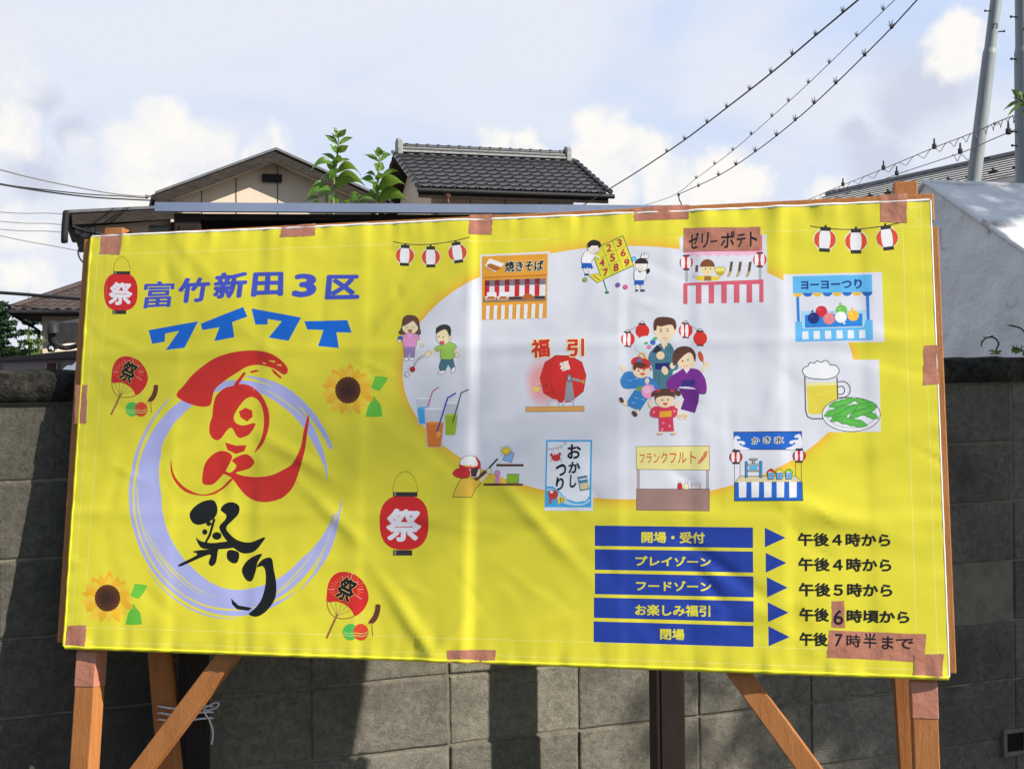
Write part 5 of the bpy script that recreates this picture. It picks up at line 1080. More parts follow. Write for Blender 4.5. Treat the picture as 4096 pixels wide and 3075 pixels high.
def tile_house():
    rl = at(1576, 612, 28.0); el = at(1670, 748, 25.85)
    Rg = Vector((rl.x, rl.y, 0)); nW = WN
    dz = rl.z - el.z; run = 2.27; L = 4.45; ds = math.hypot(dz, run); dd = (nW * run - UP * dz).normalized(); nn = WD.cross(dd).normalized()
    if nn.z < 0: nn = -nn
    def P(a, d, h): return rl + WD * a + dd * d + nn * h
    def Pb(a, d, h): return rl + WD * a + Vector((-dd.x, -dd.y, dd.z)) * d + Vector((-nn.x, -nn.y, nn.z)) * h
    h = thing('tiled_house', 'upper storey of a beige house under a glossy black tiled roof', 'house', tuple(Vector((rl.x, rl.y, 0)) + WD * L / 2))
    mb = MB(); tiled(mb, P, L, ds, 17, 9, .026, .035); mb.build('roof_tiles', M['tile'], h, False)
    mb = MB(); tiled(mb, Pb, L, ds, 17, 9, .026, .035); mb.build('roof_tiles', M['tile'], h, False)
    mb = MB()
    for Q in (P, Pb): mb.prism([Q(.02, 0, -.02), Q(L - .02, 0, -.02), Q(L - .02, ds, -.02), Q(.02, ds, -.02)], -UP * .06)
    mb.build('roof_deck', M['barge'], h)
    for i in range(18):                                  # round end tiles along the eave
        mb = MB(); c = P(i * L / 17 + .02, ds + .012, .03); mb.tube([c - dd * .05, c + dd * .012], .034, 12); mb.tube([c + dd * .012, c + dd * .022], [.03, .012], 12); mb.build('eave_end_tile', M['tile'], h)
    for a0 in (-.03, L + .03):                           # verge tiles down both rakes
        mb = MB()
        for j in range(9): c0, c1 = P(a0, j * ds / 9, .02), P(a0, (j + 1.06) * ds / 9, .05); mb.tube([c0, c1], [.05, .062], 10)
        mb.build('verge_tiles', M['tile'], h)
    mb = MB(); mb.box(rl + WD * L / 2 + UP * .045, L - .3, .24, .05, WD, -WN, UP, 0, .01); mb.box(rl + WD * L / 2 + UP * .125, L - .36, .20, .03, WD, -WN, UP, 0, .01); mb.build('ridge_course', M['ridge_white'], h)
    mb = MB(); mb.box(rl + WD * L / 2 + UP * .09, L - .34, .23, .03, WD, -WN, UP, 0, .008); mb.tube([rl + WD * .16 + UP * .165, rl + WD * (L - .16) + UP * .165], .065, 12)
    for i in range(16): c = rl + WD * (.3 + i * (L - .6) / 15) + UP * .165; mb.tube([c - WD * .03, c + WD * .03], .082, 12)
    mb.build('ridge_tiles', M['tile'], h)
    for s in (.12, L - .12): mb = MB(); mb.box(rl + WD * s + UP * .13, .13, .30, .34, WD, -WN, UP, 0, .03); mb.box(rl + WD * s + UP * .30, .12, .18, .08, WD, -WN, UP, 0, .03); mb.build('ridge_end_tile', M['ridge_white'], h)
    mb = MB(); e = P(L / 2, ds, 0); mb.tube([P(-.02, ds + .05, -.05), P(L + .12, ds + .05, -.05)], .055, 10); mb.build('gutter', M['gutter'], h)
    mb = MB(); mb.box(P(L / 2, ds - .02, 0) - UP * .15 , L - .02, .04, .17, WD, -WN, UP, 0, .005); mb.build('fascia', M['dark_board'], h)
    c = P(.66, ds + .03, -.14); mb = MB(); mb.tube([c + UP * .09, c - UP * .06, c - UP * .1], [.085, .075, .045], 8); mb.tube(spl([tuple(c - UP * .1), tuple(c - UP * .22), tuple(c - UP * .34 - WN * .3 - WD * .12), tuple(c - UP * .5 - WN * .55 - WD * .12), tuple(c - UP * 3.6 - WN * .55 - WD * .12)], 4), .034, 8); mb.build('downpipe', M['copper'], h)
    W0, W1 = .45, L - .62; zt = el.z - .16; fr = run - .62; zr = rl.z - .12
    X = lambda s, z, n: Vector((rl.x, rl.y, 0)) + WD * s + WN * n + UP * z
    mb = MB(); mb.prism([X(W0, 0, fr), X(W0, zt + .12, fr), X(W0, zr, 0), X(W0, zt + .12, -fr), X(W0, 0, -fr)], WD * (W1 - W0)); mb.build('wall', M['render_beige'], h)
    mb = MB()
    for s in (1.20, 2.02, 2.86): mb.box(X(W0 + s - .3, zt - 1, fr + .004), .02, .012, 2.1, WD, -WN, UP)
    mb.build('siding_joint', M['seam'], h)
    c = at(1626, 741, 26.9); s_ = (c - X(0, 0, 0)).dot(WN); mb = MB(); mb.tube([X(W0 - .02, c.z, s_ - .1), X(W0 - .10, c.z, s_ - .1)], .07, 14); mb.build('vent', M['gutter'], h)
tile_house()

def hip_house():
    E0 = at(38, 1240, 30.0)                               # left end of the front eave
    d = Vector((.96, .28, 0)).normalized(); n = Vector((.28, -.96, 0)).normalized(); L, Dp, rise = 9.0, 5.2, 1.15
    h = thing('hip_roof_house', 'distant beige house with a brown tiled hip roof', 'house', (E0.x, E0.y, 0))
    X = lambda a, b, z=0: Vector((E0.x, E0.y, 0)) + d * a - n * b + UP * (E0.z + z)
    R0, R1 = X(2.6, 2.6, rise), X(L - 2.6, 2.6, rise)
    def slope(A, B, Rb, Ra, ncol, nrow):
        m = MB(); vs = []; nx = 5
        for j in range(nrow * 2 + 1):
            t = (j + 1) // 2 / nrow if j % 2 else j // 2 / nrow
            t = min(1, t)
            for i in range(ncol * nx + 1):
                k = i / (ncol * nx); p = (A + (B - A) * k) * (1 - t) + (Ra + (Rb - Ra) * k) * t
                vs.append(p + UP * (.022 * math.sin(2 * math.pi * i / nx) + (.03 if j % 2 == 0 else .0)))
        c = ncol * nx + 1; m.add(vs, [(j * c + i, j * c + i + 1, (j + 1) * c + i + 1, (j + 1) * c + i) for j in range(nrow * 2) for i in range(c - 1)], 0, False); return m
    slope(X(0, 0), X(L, 0), R1, R0, 34, 11).build('roof_slope', M['tile_brown'], h, False); slope(X(0, Dp), X(0, 0), R0, R0, 20, 11).build('roof_slope', M['tile_brown'], h, False)
    slope(X(L, 0), X(L, Dp), R1, R1, 20, 11).build('roof_slope', M['tile_brown'], h, False); slope(X(L, Dp), X(0, Dp), R0, R1, 34, 11).build('roof_slope', M['tile_brown'], h, False)
    m = MB()
    for A, B in ((X(0, 0), R0), (X(L, 0), R1), (X(0, Dp), R0), (X(L, Dp), R1), (R0, R1)): m.tube([A + UP * .05, B + UP * .06], .085, 8)
    m.build('ridge_tiles', M['tile_brown'], h)
    m = MB(); m.prism([X(.7, .7, -.12), X(L - .7, .7, -.12), X(L - .7, Dp - .7, -.12), X(.7, Dp - .7, -.12)], -UP * (E0.z - .12)); m.build('wall', M['render_beige'], h)
    m = MB(); m.prism([X(0.02, .02, -.03), X(L, .02, -.03), X(L, Dp, -.03), X(.02, Dp, -.03)], -UP * .10); m.build('soffit', M['barge'], h)
    m = MB(); m.tube([X(0, -.04, -.05), X(L, -.04, -.05)], .06, 8); m.tube([X(-.02, 0, -.05), X(.4, .5, -.35), X(.62, .62, -.5), X(.62, .62, -E0.z)], .045, 8); m.build('gutter', M['gutter'], h)
hip_house()

M['rib_light'] = noisy('pale_metal_roof', (.52, .50, .47), (.60, .58, .55), 5, .45, .5)
def rib_house():
    pd = Vector((-.316, .949, 0)); A = at(4300, 563, 22.5) ; ex = Vector((.949, .316, 0))
    r0 = at(4063, 621, 24.4); far = at(3309, 792, 30.2); pd = (far - r0); pd.z = 0; L0 = pd.length; pd.normalize(); qd = Vector((pd.y, -pd.x, 0)) * -1   # towards the viewer's left
    if qd.x > 0: qd = -qd
    h = thing('metal_roof_house', 'pale ribbed metal roofed house beyond the white tent', 'house', (r0.x, r0.y, 0))
    ev = at(4063, 704, 22.6); run = abs((ev - r0).dot(qd)); dz = r0.z - ev.z
    if run < .8: run = 1.5
    X = lambda a, b, z: Vector((r0.x, r0.y, 0)) + pd * a + qd * b + UP * z
    B0_, B1_ = -7.0, L0
    n = 9; m = MB(); k = 5; vs = []
    for j in range(n):
        for e in (0, 1):
            t = (j + e) / n
            for a in (B0_, B1_): vs.append(X(a, run * t + (.0 if e == 0 else .03), r0.z - dz * t + (.012 if e == 1 else .0)))
    m.add(vs, [(j * 2, j * 2 + 1, j * 2 + 3, j * 2 + 2) for j in range(2 * n - 1)]); m.build('roof', M['rib_light'], h)
    m = MB()
    for j in range(1, n): t = j / n; m.box(X((B0_ + B1_) / 2, run * t + .034, r0.z - dz * t + .002), B1_ - B0_, .02, .010, pd, qd, UP)
    M['seam_grey'] = noisy('grey_roof_seam', (.13, .12, .115), (.18, .17, .16), 6, .7); m.build('roof_seam', M['seam_grey'], h)
    m = MB(); m.tube([X(B0_, 0, r0.z + .03), X(B1_, 0, r0.z + .03)], .07, 8); m.build('ridge_cap', M['roof_dark'], h)
    m = MB(); m.prism([X(B0_, 0, r0.z - .02), X(B1_, 0, r0.z - .02), X(B1_, -run * 2, r0.z - dz * 2), X(B0_, -run * 2, r0.z - dz * 2)], -UP * .05); m.build('roof', M['rib_light'], h)
    m = MB(); m.box(X((B0_ + B1_) / 2, run + .05, ev.z - .08), B1_ - B0_, .12, .11, pd, qd, UP, 0, .02); m.build('gutter', M['rib_light'], h)
    for q in range(16):
        m = MB(); c = X(B0_ + .8 + q * .62, run * .86, r0.z - dz * .86 + .10); m.box(c, .22, .05, .06, pd, qd, UP, 0, .01); m.box(c + UP * .05, .05, .04, .08, pd, qd, UP, 0, .01); m.build('snow_guard', M['gutter'], h)
    m = MB(); m.prism([X(B0_ + .3, run - .45, 0), X(B1_ - .5, run - .45, 0), X(B1_ - .5, run - .45, ev.z + .12), X(B0_ + .3, run - .45, ev.z + .12)], qd * -5); m.build('wall', M['render_beige'], h)
rib_house()

# ------------------------------------------------------------------ white tarpaulin tent behind the wall, right
M['tarp'] = noisy('dirty_white_tarpaulin', (.66, .66, .66), (.74, .74, .735), 3, .6, .3, bump=.5, bscale=7, c3=(.36, .31, .26), s3=5.5, t3=(.61, .74), bdist=.05)
def tent():
    A = at(3700, 728, 7.7); sd = Vector((.333, -1, 0)).normalized(); L = 3.4
    t = thing('tarp_tent', 'dirty white tarpaulin tent rising above the wall beside the banner', 'tent', (A.x + 1, A.y - .5, 0))
    X = lambda a, b, z: Vector((A.x, A.y, 0)) + WD * a + sd * b + UP * z
    rz = A.z; ez = rz - .60; half = 1.02
    def sheet_(name, C, nx, ny, wob):
        m = MB(); vs = []
        for j in range(ny + 1):
            for i in range(nx + 1):
                s, q = i / nx, j / ny; p = (C[0] * (1 - s) + C[1] * s) * (1 - q) + (C[3] * (1 - s) + C[2] * s) * q; nn = (C[1] - C[0]).cross(C[3] - C[0]).normalized()
                vs.append(p + nn * wob * (noise.noise((p.x * 2.4, p.y * 2.4, p.z * 2.4)) + .7 * noise.noise((p.x * 7, p.y * 7, p.z * 5)) * (1 - q * .3)) * min(1, 6 * min(s, 1 - s) + .15))
        m.add(vs, [(j * (nx + 1) + i, j * (nx + 1) + i + 1, (j + 1) * (nx + 1) + i + 1, (j + 1) * (nx + 1) + i) for j in range(ny) for i in range(nx)], 0, True); return m.build(name, M['tarp'], t)
    sheet_('roof_sheet', [X(0, 0, rz), X(L, 0, rz), X(L, half, ez), X(0, half, ez)], 40, 20, .018); sheet_('roof_sheet', [X(L, 0, rz), X(0, 0, rz), X(0, -half, ez), X(L, -half, ez)], 24, 12, .018)
    sheet_('side_sheet', [X(0, half, ez), X(0, 0, rz), X(0, 0, .02), X(0, half, .02)], 24, 44, .030); sheet_('side_sheet', [X(0, 0, rz), X(0, -half, ez), X(0, -half, .02), X(0, 0, .02)], 24, 44, .030)
    sheet_('front_sheet', [X(L, half, ez), X(0, half, ez), X(0, half, .02), X(L, half, .02)], 40, 30, .02)
    m = MB(); m.tube([X(0, 0, rz), X(0, half, ez)], .018, 8); m.tube([X(0, 0, rz), X(0, -half, ez)], .018, 8); m.tube([X(0, 0, rz), X(L, 0, rz)], .018, 8); m.build('seam', M['tarp'], t)
tent()

# ------------------------------------------------------------------ utility poles and wires
M['pole'] = noisy('grey_painted_pole', (.21, .235, .245), (.27, .295, .305), 4, .5, .4, stretch=(6, 6, .5))
M['wire'] = noisy('black_cable', (.012, .012, .012), (.022, .022, .022), 30, .55)
M['wire_far'] = noisy('thin_grey_wire', (.16, .15, .14), (.20, .19, .18), 30, .5)
M['cap'] = noisy('pale_sleeve', (.6, .6, .62), (.5, .5, .5), 20, .5)
def pole(label, x0, y0, x1, y1, Y, r0, r1, collar, marks, bolts):
    a, b = at(x0, y0, Y), at(x1, y1, Y); ax = (a - b).normalized(); foot = b - ax * (b.z / ax.z); top = a + ax * 3.0
    p = thing('utility_pole', label, 'pole', tuple(foot), 'grey utility poles on the right')
    tot = (top - foot).length; f = lambda s: foot + ax * s; sc_ = (at(*collar, Y) - foot).length; rr = lambda s: r1 + (r0 - r1) * s / tot
    m = MB(); m.tube([f(0), f(sc_ - .06)], [rr(0), rr(sc_)], 24); m.tube([f(sc_ - .06), f(sc_ + .02)], [rr(sc_) * 1.0, rr(sc_) * .86], 24); m.tube([f(sc_ + .02), f(tot)], [rr(sc_) * .86, rr(tot) * .86], 24); m.build('shaft', M['pole'], p)
    for (bx, by, s) in bolts:
        c = at(bx, by, Y); s_ = (c - foot).dot(ax); m = MB(); d = Vector((s, -.3, 0)).normalized(); m.tube([f(s_), f(s_) + d * (rr(s_) + .07)], .010, 6); m.tube([f(s_) + d * (rr(s_) + .062), f(s_) + d * (rr(s_) + .08)], .018, 6); m.build('step_bolt', M['gutter'], p)
    return p, f, ax, foot, rr
p1 = pole('leaning grey utility pole farther from the right edge', 3985, 0, 3893, 742, 18.0, .095, .108, (3960, 200), 0, [(3960, 45, -1), (4010, 135, 1), (3905, 635, 1), (3880, 735, -1)])
p2 = pole('upright grey utility pole at the right edge behind the tent', 4089, 0, 4097, 742, 16.0, .105, .118, (4089, 195), 0, [(4048, 72, -1), (4050, 240, -1), (4060, 585, -1), (4052, 530, -1)])
def ptext(P, t, x, y, size, rot=0):
    c = bpy.data.curves.new('pole_marking', 'FONT'); c.body = t; c.size = size; c.align_x = 'CENTER'
    o = bpy.data.objects.new('pole_marking', c); COL.objects.link(o); me_ = bpy.data.meshes.new_from_object(o.evaluated_get(bpy.context.evaluated_depsgraph_get())); bpy.data.objects.remove(o)
    root, f, ax, foot, rr = P; Y = (foot.y); s_ = (at(x, y, Y) - foot).dot(ax); rad = rr(s_) * .88 + .003
    for v in me_.vertices:
        xx, yy = v.co.x, v.co.y; xx, yy = xx * math.cos(rot) - yy * math.sin(rot), xx * math.sin(rot) + yy * math.cos(rot); th = xx / rad; v.co = f(s_ + yy) + Vector((math.sin(th) * rad, -math.cos(th) * rad, 0))
    me_.materials.append(M['wire']); o = bpy.data.objects.new('pole_marking', me_); COL.objects.link(o); o.parent = root; o.matrix_parent_inverse = Matrix.Translation(-root.location)
ptext(p1, 'ZI', 3976, 122, .12, R(8)); ptext(p2, '△', 4078, 130, .10); 
def P4(x, y): return 2300 + x * .8119, y * .8119
def wire(name, label, pts, r, mat='wire', cat='wire', grp=None, n=8):
    m = MB(); m.tube(spl([tuple(p) for p in pts], n), r, 6); o = m.build(name, M[mat]); return tag(o, label, cat, grp)
def spike(c, ax, k, name, parent):
    m = MB(); side = Vector((0, -1, 0)).cross(ax).normalized(); up = UP
    for (dx, dz, L) in ((-.5, .9, 1.0), (.1, 1, 1.1), (.6, .8, .8), (-.9, .5, .7)): d = (Vector((1, 0, 0)) * dx + up * dz + Vector((0, .3 * dx, 0))).normalized(); m.tube([c, c + d * k * L], [k * .13, k * .03], 5)
    m.box(c, k * .5, k * .3, k * .42, Vector((1, 0, 0)), Vector((0, 1, 0)), UP, 0, k * .08); return m.build('bird_spike', M['wire'], parent)
WG = 'overhead wires with bird spikes'
def spiked(label, pts, Y0, Y1, r, sp, k, mat='wire'):
    """wire through photo points, depth running from Y0 (upper right, near) to Y1 (lower left, far)"""
    n = len(pts); W = []
    for i, (x, y) in enumerate(pts):
        X_, Y_ = P4(x, y); t = (pts[0][0] - x) / (pts[0][0] - pts[-1][0]); inv = (1 - t) / Y0 + t / Y1; W.append(at(X_, Y_, 1 / inv))
    root = thing('overhead_wire', label, 'wire', tuple(W[0]), WG)
    ext = W[0] + (W[0] - W[1]).normalized() * 8
    m = MB(); m.tube(spl([tuple(p) for p in [ext] + W], 6), r, 6); m.build('cable', M[mat], root)
    for (x, y) in sp:
        X_, Y_ = P4(x, y); t = (pts[0][0] - x) / (pts[0][0] - pts[-1][0]); Y = 1 / ((1 - t) / Y0 + t / Y1); spike(at(X_, Y_ + 4, Y), Vector((1, 0, 0)), k, 'bird_spike', root)
spiked('thick black wire running down to the black tiled roof', [(1396, 0), (1190, 172), (965, 362), (747, 532), (540, 690), (320, 838), (188, 920), (60, 1000), (-40, 1052)], 13, 26, .011, [(1320, 52), (1185, 167), (1070, 262), (965, 350), (860, 435), (747, 522), (650, 597), (540, 680), (452, 742)], .062)
spiked('thin pale middle wire of the three spiked wires', [(1576, 0), (1388, 182), (1150, 412), (970, 576), (778, 742), (597, 880), (485, 963), (330, 1016), (200, 1060)], 13, 26, .005, [(1518, 42), (1388, 172), (1253, 305), (1150, 403), (1052, 493), (970, 568), (868, 657), (778, 735), (688, 803), (597, 873)], .055, 'wire_far')
spiked('black wire with the largest spikes nearest the grey poles', [(1686, 0), (1560, 138), (1285, 412), (1085, 594), (888, 748), (707, 866), (510, 958)], 12, 25, .008, [(1560, 130), (1427, 268), (1285, 405), (1178, 503), (1085, 587), (993, 662), (888, 740), (793, 806), (707, 858), (609, 913)], .075)
m = MB(); f = lambda x, y: tuple(at(*P4(x, y), 25)); m.tube(spl([f(510, 958), f(514, 985), f(522, 1000), f(528, 1030)], 4), .012, 6); m.tube([Vector(f(505, 958)), Vector(f(516, 962))], .03, 6); tag(m.build('wire_end', M['wire']), 'short dangling end below the lowest spiked wire', 'wire')
def helix_wire(label, pts, Y0, Y1, r, coil, dots, mat='wire_far'):
    W = []
    for (x, y) in pts: X_, Y_ = P4(x, y); t = (pts[0][0] - x) / (pts[0][0] - pts[-1][0]); W.append(at(X_, Y_, 1 / ((1 - t) / Y0 + t / Y1)))
    root = thing('power_wire', label, 'wire', tuple(W[0]), 'low wires tied to the right pole'); Q = [Vector(p) for p in spl([tuple(p) for p in W], 10)]
    m = MB(); m.tube(Q, r, 6); m.build('cable', M[mat], root)
    if coil:
        C = []
        for i in range(len(Q) - 1):
            for q in range(8): t = (i + q / 8) * .62; p = Q[i] + (Q[i + 1] - Q[i]) * (q / 8); C.append(p - UP * (coil * (.5 - .5 * math.cos(t * 3))) + Vector((0, coil * .4 * math.sin(t * 3), 0)))
        m = MB(); m.tube(C, r * .8, 5); m.build('spiral_hanger', M[mat], root)
    for (x, y) in dots:
        X_, Y_ = P4(x, y); t = (pts[0][0] - x) / (pts[0][0] - pts[-1][0]); c = at(X_, Y_, 1 / ((1 - t) / Y0 + t / Y1)); m = MB(); m.box(c, .07, .05, .09, Vector((1, 0, 0)), Vector((0, 1, 0)), UP, 0, .02); m.tube([c, c + UP * .13], [.02, .012], 6); m.build('clip', M['wire'], root)
helix_wire('upper wire with spiral loops tied to the right pole', [(2172, 566), (2080, 602), (1960, 655), (1770, 728), (1520, 832), (1320, 912), (1230, 950), (1100, 1005)], 16, 30, .007, .10, [(1770, 722), (1520, 827), (1320, 908)])
helix_wire('lower bare wire tied to the right pole', [(2166, 640), (2050, 690), (1890, 758), (1585, 860), (1420, 925), (1300, 968), (1200, 1010)], 16, 30, .007, 0, [(2135, 648), (1585, 854), (1898, 746)])
m = MB(); c = at(*P4(2078, 606), 17); m.box(c, .085, .06, .05, Vector((.95, 0, .3)).normalized(), Vector((0, 1, 0)), Vector((-.3, 0, .95)), 0, .012); tag(m.build('cable_closure', M['cap']), 'small pale box hung on the upper low wire', 'cable box')
m = MB(); f = lambda x, y: tuple(at(*P4(x, y), 17.6)); m.tube(spl([f(1856, 762), f(1870, 768), f(1884, 796), f(1896, 770), f(1912, 766), f(1926, 782), f(1942, 790)], 5), .006, 5); tag(m.build('wire_loop', M['wire_far']), 'thin wavy loose wire beside the leaning pole', 'wire')
# wires on the left
def lw(label, pts, Y0, Y1, r, mat='wire', grp='wires on the left'):
    n = len(pts); return wire('service_wire', label, [at(x, y, Y0 + (Y1 - Y0) * i / (n - 1)) for i, (x, y) in enumerate(pts)], r, mat, 'wire', grp)
lw('upper grey wire running to the gable corner', [(-60, 662), (100, 705), (260, 740), (420, 770), (520, 782), (648, 790)], 16, 22, .011, 'wire_far'); lw('middle black wire running to the gable corner', [(-60, 726), (60, 748), (220, 772), (380, 790), (520, 798), (600, 802)], 16, 22, .013)
lw('black wire just under the middle wire to the gable corner', [(-60, 720), (40, 742), (200, 762), (360, 778), (500, 786), (590, 794)], 16.2, 22.2, .010)
m = MB(); c = at(588, 786, 22); m.box(c, .06, .06, .06, mi=0, ch=.015); m.tube(spl([tuple(c), tuple(at(620, 782, 22)), tuple(at(646, 785, 22)), tuple(at(652, 800, 22))], 4), .014, 6); tag(m.build('wire_anchor', M['wire_far']), 'small grey clamp where the left wires meet the gable corner', 'clamp')
for (y0, y1, q) in ((842, 858, 0), (878, 902, 1), (910, 932, 2), (930, 1004, 3)):
    tag(lw(('highest', 'second', 'third', 'lowest')[q] + ' of four thin pale wires left of the low eave', [(-40, y0 + 4), (90, y0 + (y1 - y0) * .35 + 6), (200, y0 + (y1 - y0) * .7), (360, y1 + 8)], 26, 27, .009, 'wire_far'))
lw('thick black cable crossing in front of the brown hip roof', [(-40, 1168), (80, 1176), (200, 1186), (330, 1196)], 13, 12, .018); lw('thin wire sagging below the thick black cable', [(-40, 1210), (60, 1222), (200, 1240), (330, 1250)], 24, 22, .012)

# ------------------------------------------------------------------ left background: fence, awning, sheet, trees
M['fence'] = noisy('faded_brown_corrugated_sheet', (.13, .095, .088), (.17, .125, .115), 7, .7, .3, stretch=(1, 1, .3)); M['fence_post'] = noisy('red_brown_post', (.13, .045, .035), (.18, .07, .055), 10, .6)
fa, fb = Vector((-2.05, 6.0, 0)), Vector((-6.9, 16.1, 0)); fd = (fb - fa); FL = fd.length; fd.normalize(); fnn = Vector((fd.y, -fd.x, 0))
if fnn.dot(-fa) < 0: fnn = -fnn
fz = lambda s: 1.585 - .00 * s
fence = thing('sheet_fence', 'brown corrugated sheet fence behind the left end of the block wall', 'fence', tuple((fa + fb) / 2))
m = MB(); vs = []; n = int(FL / .16)
for i in range(n + 1): s = FL * i / n; o = .004 * (1 if i % 2 else -1); vs += [fa + fd * s + fnn * o + UP * .1, fa + fd * s + fnn * o + UP * 1.53]
m.add(vs, [(2 * i, 2 * i + 2, 2 * i + 3, 2 * i + 1) for i in range(n)]); m.build('sheet_panel', M['fence'], fence)
m = MB(); m.box((fa + fb) / 2 + UP * 1.545 + fnn * .02, FL, .09, .045, fd, fnn, UP, 0, .006); m.build('top_beam', M['dark_board'], fence)
for q_ in (2.34, 10.0): m = MB(); m.box(fa + fd * q_ + UP * .75 + fnn * .05, .075, .06, 1.5, fd, fnn, UP, 0, .004); m.build('fence_post', M['fence_post'], fence)
# dark corner of a lean-to awning
aw = thing('lean_to_awning', 'dark sloping lean-to roof corner with gutter left of the banner', 'awning', tuple(at(330, 1420, 6.6)))
q = lambda x, y, Y: at(x / 2.3725, 900 + y / 2.3725, Y)
m = MB(); m.prism([q(530, 928, 6.2), q(790, 880, 6.6), q(790, 1075, 6.6), q(522, 1128, 6.2)], Vector((.3, 1.6, .05))); m.build('roof_edge', M['gutter'], aw)
m = MB(); m.tube(spl([tuple(q(515, 950, 6.18)), tuple(q(500, 1000, 6.16)), tuple(q(488, 1050, 6.16)), tuple(q(495, 1095, 6.17)), tuple(q(520, 1130, 6.18))], 4), [.014] + [.020] * 14 + [.014] * 2, 9); m.tube(spl([tuple(q(512, 1125, 6.18)), tuple(q(560, 1150, 6.25)), tuple(q(640, 1166, 6.4)), tuple(q(740, 1140, 6.6)), tuple(q(800, 1120, 6.7))], 4), .014, 7); m.tube([q(505, 955, 6.18), q(500, 985, 6.15), q(505, 1030, 6.15)], .03, 8); m.build('gutter', M['gutter'], aw)
m = MB(); m.tube([q(462, 1168, 6.2), q(510, 1165, 6.2)], .022, 9); m.tube([q(510, 1165, 6.2), q(530, 1140, 6.2)], .018, 8); m.build('lamp_bracket', M['gutter'], aw)
m = MB(); m.tube([q(474, 1168, 6.18), q(503, 1166, 6.18)], .014, 9); m.build('lamp_glass', M['cap'], aw)
m = MB(); m.prism([q(520, 1150, 6.9), q(800, 1085, 7.2), q(800, 1175, 7.2), q(520, 1195, 6.9)], Vector((.1, .3, 0))); m.build('wall', M['render_beige'], aw)
m = MB(); p = [[q(515 + 20 * i, 1420 - (0 if j == 0 else j / 6 * (115 * min(1, (i / 11) ** .8)) * (1 + .12 * math.sin(i * 1.3))) + 4, 3.30 + j * .05) for i in range(16)] for j in range(7)]
vs = [v + Vector((0, 0, .012 * noise.noise((v.x * 9, v.y * 9, v.z * 9)))) for r_ in p for v in r_]; m.add(vs, [(j * 16 + i, j * 16 + i + 1, (j + 1) * 16 + i + 1, (j + 1) * 16 + i) for j in range(6) for i in range(15)], 0, True)
M['sheet_white'] = noisy('white_plastic_sheet', (.72, .73, .76), (.80, .80, .82), 4, .5, .4); tag(m.build('plastic_sheet', M['sheet_white']), 'crumpled white plastic sheet on the wall top beside the banner', 'sheet')
m = MB(); f = lambda x, y: tuple(at(x / 2.3725, 900 + y / 2.3725, 3.13)); m.tube(spl([f(808, 165), f(780, 185), f(752, 220), f(742, 262), f(752, 305), f(775, 340), f(800, 364), f(840, 390)], 6), .0022, 7); tag(m.build('cable_loop', M['wire']), 'black cable loop sticking out beside the top left of the banner', 'cable')

M['needle'] = noisy('dark_conifer_green', (.012, .035, .016), (.03, .065, .028), 6, .8, .2); M['bush'] = noisy('yellow_green_bush', (.10, .13, .03), (.16, .17, .05), 8, .8, .2); M['grassy'] = noisy('pale_green_blades', (.12, .18, .05), (.20, .24, .08), 12, .7); M['bark'] = noisy('brown_bark', (.07, .05, .035), (.11, .08, .06), 12, .9)
for k_ in ('bush', 'grassy'): leaf_mat(M[k_])
def clump(m, c, r, n, size, rnd, flat=.7, up=.2, pts=None):
    for _ in range(n):
        while True:
            d = Vector((rnd.uniform(-1, 1), rnd.uniform(-1, 1), rnd.uniform(-1, 1)))
            if .25 < d.length < 1: break
        p = c + Vector((d.x * r, d.y * r, d.z * r * flat)); a = Vector((rnd.gauss(0, 1), rnd.gauss(0, 1), rnd.gauss(up, .7))).normalized(); b = a.orthogonal().normalized(); b = (b * math.cos(rnd.uniform(0, 6)) + a.cross(b) * math.sin(rnd.uniform(0, 6))).normalized(); e = a.cross(b); s = size * rnd.uniform(.6, 1.3)
        m.add([p - b * s, p - e * s * .45, p + b * s, p + e * s * .45], [(0, 1, 2, 3)])
def conifer(name, label, base, H, rad, seed, tiers=16):
    rnd = random.Random(seed); t = thing(name, label, 'tree', tuple(base)); m = MB(); m.tube([base, base + UP * H * .5, base + UP * H], [rad * .09, rad * .05, .01], 8); m.build('trunk', M['bark'], t)
    m = MB()
    for i in range(tiers):
        f = i / tiers; z = H * (.12 + .86 * f); rr = rad * (1 - f) ** .8 + .08
        for k in range(9):
            a = rnd.uniform(0, 6.28); L = rr * rnd.uniform(.6, 1.15); d = Vector((math.cos(a), math.sin(a), -.12 + .3 * f)); n = int(6 + L * 9)
            for q in range(n): p = base + UP * z + d * (L * (q + .5) / n); clump(m, p, .10 + .10 * (1 - q / n) * rad / 2, 6, .085, rnd, .6)
    m.build('crown', M['needle'], t); return t
c = at(30, 1400, 36); c.z = 0; conifer('conifer', 'tall dark conifer at the left edge beside the hip roofed house', c + Vector((-.25, 0, 0)), 3.5, 1.15, 5)
for (x, y, l) in ((270, 632, 'left one of two dark treetops poking above the brown hip roof'), (448, 648, 'right one of two dark treetops poking above the brown hip roof')):
    c = q(x, y, 44); H = c.z; c.z = 0; conifer('conifer', l, c, H, .75 if x < 300 else .5, x, 10)
def bush(name, label, c, r, n, size, mat, seed, cat='bush'):
    rnd = random.Random(seed); t = thing(name, label, cat, (c.x, c.y, 0)); m = MB()
    for k in range(10): cc = c + Vector((rnd.uniform(-r, r), rnd.uniform(-r, r) * .5, rnd.uniform(-r, r) * .4 - .1)); clump(m, cc, r * .55, n // 10, size, rnd, .7)
    m.build('foliage', M[mat], t); m = MB()
    for k in range(4): m.tube([Vector((c.x + rnd.uniform(-.1, .1), c.y, 0)), c + Vector((rnd.uniform(-r, r) * .6, 0, 0))], [.03, .01], 6)
    m.build('stem', M['bark'], t)
